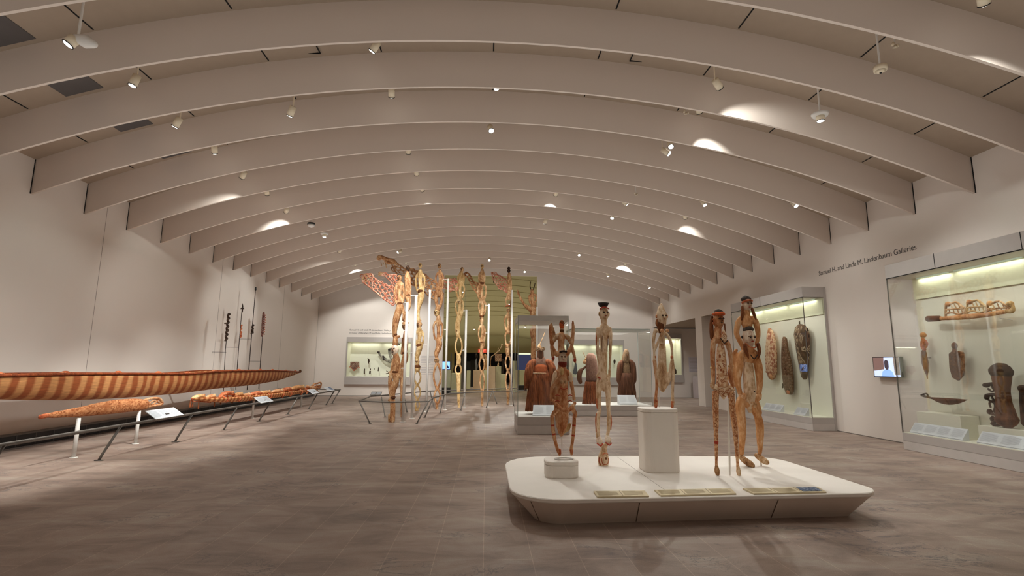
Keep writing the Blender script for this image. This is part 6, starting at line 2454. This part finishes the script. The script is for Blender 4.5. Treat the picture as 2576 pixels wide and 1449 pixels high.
def fitted(txt, width, mtx, mat, lab, root=None):
    """a line of lettering, one child mesh per word, scaled to the given width"""
    full = word_mesh(txt)
    s = width / (max(v.co.x for v in full.vertices) - min(v.co.x for v in full.vertices))
    o = root
    if o is None:
        o = bpy.data.objects.new('wall_lettering', None)
        o.empty_display_size = .1
        COL.objects.link(o)
        o.location = mtx.translation
        tag(o, lab, 'lettering')
    pre = ''
    for wd in txt.split(' '):
        me = word_mesh(wd)
        x1 = max(v.co.x for v in word_mesh(pre + wd).vertices) - max(v.co.x for v in me.vertices)
        for v in me.vertices:
            q = Vector(((v.co.x + x1) * s, v.co.y * s, v.co.z))
            v.co = mtx @ q - o.location
        me.materials.clear()
        me.materials.append(mat)
        c = bpy.data.objects.new('word', me)
        COL.objects.link(c)
        c.parent = o
        pre += wd + ' '
    return o


# right wall: reads from far (left) to near (right); local x runs toward -Y
mt = Matrix(((0, 0, -1, XR - .003), (-1, 0, 0, 13.29), (0, 1, 0, 4.115), (0, 0, 0, 1)))
fitted('Samuel H. and Linda M. Lindenbaum Galleries', 3.20, mt, TXT, 'long line of grey lettering high on the right wall between the two cases')
for i, (t, z, wd) in enumerate((('Samuel H. and Linda M. Lindenbaum Gallery', 3.40, 2.15), ('In honor of Abraham M. and Belle Lindenbaum', 3.24, 2.22))):
    mt = Matrix(((1, 0, 0, -7.28), (0, 0, -1, YF - .003), (0, 1, 0, z), (0, 0, 0, 1)))
    fitted(t, wd, mt, TXT, ('upper' if i == 0 else 'lower') + ' line of small grey lettering above the far left case')

# ================================================================== THE GALLERY BEYOND
GY0, GY1 = YF + .12, 44.0
R = []
for i in range(25):
    x = -6.5 + 13 * i / 24
    z = zrib(x) + .45
    R.append([(x, GY0, z), (x, GY1, z - 2.9 + .0), (x, GY1, z - 2.75), (x, GY0, z + .15)])
# the beyond gallery has its own lower vault, stepping down toward its end wall
struct('ceiling_beyond', MB().rings(R), OLIVE2)
for i in range(9):
    y = 28.4 + i * 1.15
    t = (y - GY0) / (GY1 - GY0)
    m = MB()
    R = []
    for j in range(17):
        x = -6.5 + 13 * j / 16
        z = zrib(x) + .45 - 2.9 * t
        R.append([(x, y, z - .035), (x, y + .05, z - .035), (x, y + .05, z + .02), (x, y, z + .02)])
    m.rings(R)
    struct('trim_%d' % n_trim, m, OLIVE2)
    n_trim += 1
struct('wall_beyond_left', MB().box(-6.6, -6.5, 28.25, GY1 + 8, 0, 6.0), OLIVE)
struct('wall_beyond_right', MB().box(6.5, 6.6, 28.25, GY1 + 8, 0, 6.0), OLIVE)
m = MB().box(-6.6, -2.75, GY1, GY1 + .2, 0, 4.4).box(-2.75, 4.9, GY1, GY1 + .2, 2.72, 4.4).box(4.9, 6.6, GY1, GY1 + .2, 0, 4.4)
struct('wall_beyond_end', m, OLIVE)
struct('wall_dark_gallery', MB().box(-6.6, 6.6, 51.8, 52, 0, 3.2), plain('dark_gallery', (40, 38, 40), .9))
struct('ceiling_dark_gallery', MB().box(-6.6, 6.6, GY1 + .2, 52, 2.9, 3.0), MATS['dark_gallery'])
for x, y, e in ((-1.5, 31.5, 130), (1.5, 34, 130), (-3.5, 36, 130), (3.0, 39.5, 130), (-1.0, 41.0, 130)):
    L = bpy.data.lights.new('gallery_lamp', 'SPOT')
    L.energy = e * 3.0
    L.color = (1.0, .95, .76)
    L.spot_size = radians(115)
    L.spot_blend = .6
    L.shadow_soft_size = .06
    t = (y - GY0) / (GY1 - GY0)
    z = zrib(x) + .45 - 2.9 * t - .22
    o = thing('spotlight', (x, y, z), 'small cream spotlight in the gallery beyond, %s' % {31.5: 'nearest the opening', 34: 'second in from the opening', 36: 'third in, on the left side', 39.5: 'fourth in, on the right side', 41.0: 'deepest in'}[y], 'spotlight', 'spotlights in the gallery beyond')
    MB().cyl((x, y, z), (x, y, z + .14), .06).build('housing', FIXT, o, True)
    MB().cyl((x, y, z + .14), (x, y, z + .26), .012).build('mount', FIXT, o, True)
    MB().cyl((x, y, z - .006), (x, y, z), .055).build('lens', LENS, o)
    b = bpy.data.objects.new('bulb', L)
    COL.objects.link(b)
    b.parent = o
    b.location = (0, 0, -.02)
L = bpy.data.lights.new('added_beyond_fill', 'AREA')  # added upward fill to brighten this ceiling, no fixture carries it
L.shape = 'RECTANGLE'
L.size, L.size_y, L.energy, L.color = 11, 15, 260, (1.0, .95, .78)
b = bpy.data.objects.new('added_beyond_fill', L)
COL.objects.link(b)
b.location = (0, 35.8, 3.15)
b.rotation_euler = (pi, 0, 0)
# glazed screen in the tall opening
gl = thing('glass_screen', ((OX0 + OX1) / 2, YF + .03, 0), 'frameless glass side screen at the left of the tall opening', 'glass')
MB().box(OX0 + .02, -1.2, YF + .15, YF + .162, .0, 6.4).build('glass_pane', GLASS, gl)
MB().box(-1.205, -1.195, YF + .149, YF + .163, .0, 6.4).build('edge', MATS['edge_grey'], gl)


def G(px, py, Y):
    return at(px, py, Y=Y)


def block(px0, px1, pyt, Y, dpt, mat, lab, nm='pedestal', cat='pedestal', z0=0):
    a, b_ = G(px0, pyt, Y), G(px1, pyt, Y)
    return tag(MB().box(a.x, b_.x, Y, Y + dpt, z0, a.z).build(nm, mat, bevel=.01), lab, cat)


PEACH = plain('peach_plinth', (232, 206, 172), .7)
PALEG = plain('pale_green_plinth', (222, 222, 188), .7)
block(1228.5, 1246.5, 921.5, 33.0, .7, PEACH, 'tall peach pedestal in the gallery beyond, centre of the opening')
block(1247.5, 1261, 921, 33.6, .6, PALEG, 'tall pale pedestal just right of the peach one in the gallery beyond')
block(1191, 1208, 931, 33.4, .7, PEACH, 'lower peach pedestal behind the sixth ancestor pole in the gallery beyond')
block(1209, 1228, 931.5, 34.6, .6, PALEG, 'low pale pedestal between the two peach pedestals in the gallery beyond')
block(1174, 1183.5, 932, 36.0, .5, PALEG, 'narrow pale pedestal beside the dark slab in the gallery beyond')
block(1135.5, 1159, 938.5, 31.2, .8, PALEG, 'pale green pedestal with a leaning dark carving, left in the gallery beyond')
block(1256, 1272, 941, 35.0, .6, PALEG, 'short pale pedestal left of the seventh ancestor pole in the gallery beyond')
block(1292, 1300.5, 908, 32.0, .5, PALEG, 'slim pale pedestal with a dark bust, right in the gallery beyond')
block(1308, 1322, 931, 38.0, .6, PALEG, 'pale pedestal before the blue-dark doorway in the gallery beyond')
block(1112, 1133, 931, 30.2, .5, PALEG, 'pale plinth below the blue video screen in the gallery beyond')

c = [G(1111.5, 909, 30.3), G(1132.5, 909, 30.3), G(1132.5, 929, 30.3), G(1111.5, 929, 30.3)]
o, s, ctr = screen(c, 'small glowing blue video screen left in the gallery beyond', depthv=(0, .05, 0))
MB().hexa(s, [q + Vector((0, -.004, 0)) for q in s]).build('screen', emit('screen_blue', (120, 170, 250), 2.2), o)
MB().box(c[0].x + .1, c[1].x - .1, 30.36, 30.5, G(1112, 931, 30.2).z, c[0].z - .05).build('stand', STEEL, o)
m = MB().hexa([P(s, .45, .35) + Vector((0, -.006, 0)), P(s, .6, .3) + Vector((0, -.006, 0)), P(s, .95, .9) + Vector((0, -.006, 0)), P(s, .5, .85) + Vector((0, -.006, 0))],
              [P(s, .45, .35) + Vector((0, -.008, 0)), P(s, .6, .3) + Vector((0, -.008, 0)), P(s, .95, .9) + Vector((0, -.008, 0)), P(s, .5, .85) + Vector((0, -.008, 0))])
m.build('dark_shape', emit('scr_navy', (20, 34, 90), .6), o)


def little(Y, lst, mat, lab, nm, cat='sculpture', flat=.8):
    m = MB()
    pl = PL(Y=Y)
    for q in lst:
        ch(m, pl, q, flat)
    return tag(m.build(nm, mat, None, True), lab, cat)


little(31.5, [[(1140, 937, 1.2), (1143, 925, 1.6), (1145, 919, 1.4)]], W_DARK, 'leaning dark carving on the pale green pedestal in the gallery beyond', 'carving')
little(33.3, [[(1236, 897, .9), (1246, 890, 1.3), (1256, 882, 1.6), (1262, 872, 1.8), (1263, 867, 2.4)], [(1252, 883, .6), (1254, 876, .9)]], W_PALE, 'curved ivory-coloured horn rising to the right in the gallery beyond', 'horn')
little(33.3, [[(1236, 897, .8), (1234, 910, .7), (1234, 920, 1.0)]], W_BIS, 'thin wooden stand beneath the ivory-coloured horn', 'horn_stand', 'stand')
little(33.75, [[(1253.5, 914, 1.5), (1253, 920, 2.2)]], W_PALE, 'small pale base below the speckled textile in the gallery beyond', 'textile_stand', 'stand')
a, b_ = G(1245.5, 890, 33.9), G(1262, 909, 33.9)
tag(MB().box(a.x, b_.x, 33.9, 33.94, b_.z, a.z).box((a.x + b_.x) / 2 - .02, (a.x + b_.x) / 2 + .02, 33.94, 33.98, G(1250, 921, 33.6).z, b_.z + .05).build('patterned_textile', carved('speckled_textile', ((206, 172, 140), (232, 208, 180)), (130, 76, 56), 16, .07)), 'speckled cream textile panel above the tall pale pedestal in the gallery beyond', 'textile')
o = thing('helmet_mask', PL(Y=33.7).p(1198, 930), 'round black helmet mask on a grey curved stand left of the sixth ancestor pole', 'mask')
m = MB()
ch(m, PL(Y=33.7), [(1198, 892, 3.2), (1198.5, 899, 3)])
m.build('helmet', DARKP, o, True)
m = MB()
ch(m, PL(Y=33.7), [(1199, 901, 1), (1197, 912, 2.2), (1199, 920, 2.8), (1198.5, 929.5, 2.2)])
m.build('curved_stand', plain('silver_grey', (130, 132, 138), .4), o, True)
little(34.8, [[(1220, 893, 3.4), (1222, 905, 3.6), (1223, 918, 2.4), (1222, 930, 2.4)]], W_BIS, 'brown standing figure behind the sixth ancestor pole in the gallery beyond', 'standing_figure')
little(35.2, [[(1265, 905, 2), (1266, 925, 2.2), (1265, 939, 2.4)]], DARKP, 'slim black figure left of the seventh ancestor pole in the gallery beyond', 'black_figure')
little(32.2, [[(1296.5, 888, 2.2), (1296.5, 897, 2.4), (1296, 906, 2.0)]], W_DARK, 'dark bust on the slim pale pedestal in the gallery beyond', 'bust')
a, b_ = G(1172, 890, 37.0), G(1183, 930, 37.0)
tag(MB().box(a.x, b_.x, 37, 37.3, 0, G(1172, 909, 37).z).build('dark_slab', BLACK), 'tall black slab panel behind the fifth ancestor pole in the gallery beyond', 'panel')
a, b_ = G(1184, 905, 40.0), G(1200, 952, 40.0)
tag(MB().box(a.x, b_.x, 40, 40.4, 0, G(1184, 906, 40).z).build('black_pillar', BLACK), 'broad black pillar left of the sixth ancestor pole in the gallery beyond', 'panel')
a = G(1163, 886, 36.0)
tag(MB().box(a.x - .04, a.x + .10, 36, 36.2, 0, a.z).build('dark_frame_post', STEEL), 'thin dark upright just right of the fifth ancestor pole base in the gallery beyond', 'post')
a = G(1135, 888, 31.0)
tag(MB().box(a.x - .02, a.x + .04, 31, 31.05, 0, a.z).build('dark_frame_post', STEEL), 'thin dark upright beside the blue video screen in the gallery beyond', 'post')
# bright and blue-dark cases in the room behind
a, b_ = G(1303, 887, 46.0), G(1335, 892, 46.0)
o = thing('lit_showcase', (3.4, 47, 0), 'blue-dark showcase with a lit top strip, right of the seventh pole', 'display case')
MB().box(a.x, b_.x, 46, 46.3, b_.z, a.z).build('lit_strip', emit('strip_far', (230, 236, 200), 1.3), o)
MB().box(a.x, b_.x, 46.0, 47.2, G(1303, 931, 46).z, b_.z).build('blue_interior', emit('blue_lit_glow', (52, 60, 92), .8), o)  # blue lighting inside the case is put into this block as glow
MB().box(a.x, b_.x, 46.0, 47.2, 0, G(1303, 931, 46).z).build('plinth', PALEG, o)
a, b_ = G(1304, 970, 33.5), G(1325, 978, 33.5)
tag(MB().box(a.x, b_.x, 33.5, 34.6, 0, a.z).build('low_bench', BLACK, bevel=.02), 'low black bench to the right in the gallery beyond', 'bench')
a, b_ = G(1098, 976, 29.2), G(1132, 981, 29.2)
tag(MB().box(a.x, b_.x, 29.2, 29.8, 0, a.z).build('low_bench', BLACK, bevel=.02), 'low black bench below the blue video screen in the gallery beyond', 'bench')
# exit sign
o = thing('exit_sign', G(1213, 883, 43.86), 'glowing red exit sign above the dark doorway in the gallery beyond', 'sign')
a, b_ = G(1203, 878, 43.86), G(1223.5, 887.5, 43.86)
MB().box(a.x, b_.x, 43.86, 43.995, b_.z, a.z).build('sign_box', emit('exit_red_dim', (190, 70, 52), .9), o)
mt = Matrix(((1, 0, 0, a.x + .08), (0, 0, -1, 43.85), (0, 1, 0, b_.z + .06), (0, 0, 0, 1)))
e = fitted('EXIT', b_.x - a.x - .16, mt, emit('exit_red', (255, 110, 86), 3.0), None, root=o)
for i, x in enumerate((-1.6, .2, 2.4)):
    L = bpy.data.lights.new('gallery_lamp', 'POINT')
    L.energy = 14
    L.color = (1, .9, .7)
    L.shadow_soft_size = .1
    b = bpy.data.objects.new('gallery_lamp', L)
    COL.objects.link(b)
    b.location = (x, 47.5, 2.8)
# side room lamps
for i, (x, y) in enumerate(((11.0, 24.6), (12.2, 22.0))):
    o = thing('spotlight', (x, y, 3.6), ('near' if i else 'far') + ' ceiling spotlight inside the side room at right', 'spotlight', 'spotlights in the side room')
    MB().cyl((x, y, 3.6), (x, y, ZJ), .06).build('housing', FIXT, o, True)
    MB().cyl((x, y, 3.594), (x, y, 3.6), .055).build('lens', LENS, o)
    L = bpy.data.lights.new('bulb', 'SPOT')
    L.energy = 110
    L.color = WARM
    L.spot_size = radians(130)
    L.spot_blend = .7
    L.shadow_soft_size = .06
    b = bpy.data.objects.new('bulb', L)
    COL.objects.link(b)
    b.parent = o
    b.location = (0, 0, -.02)
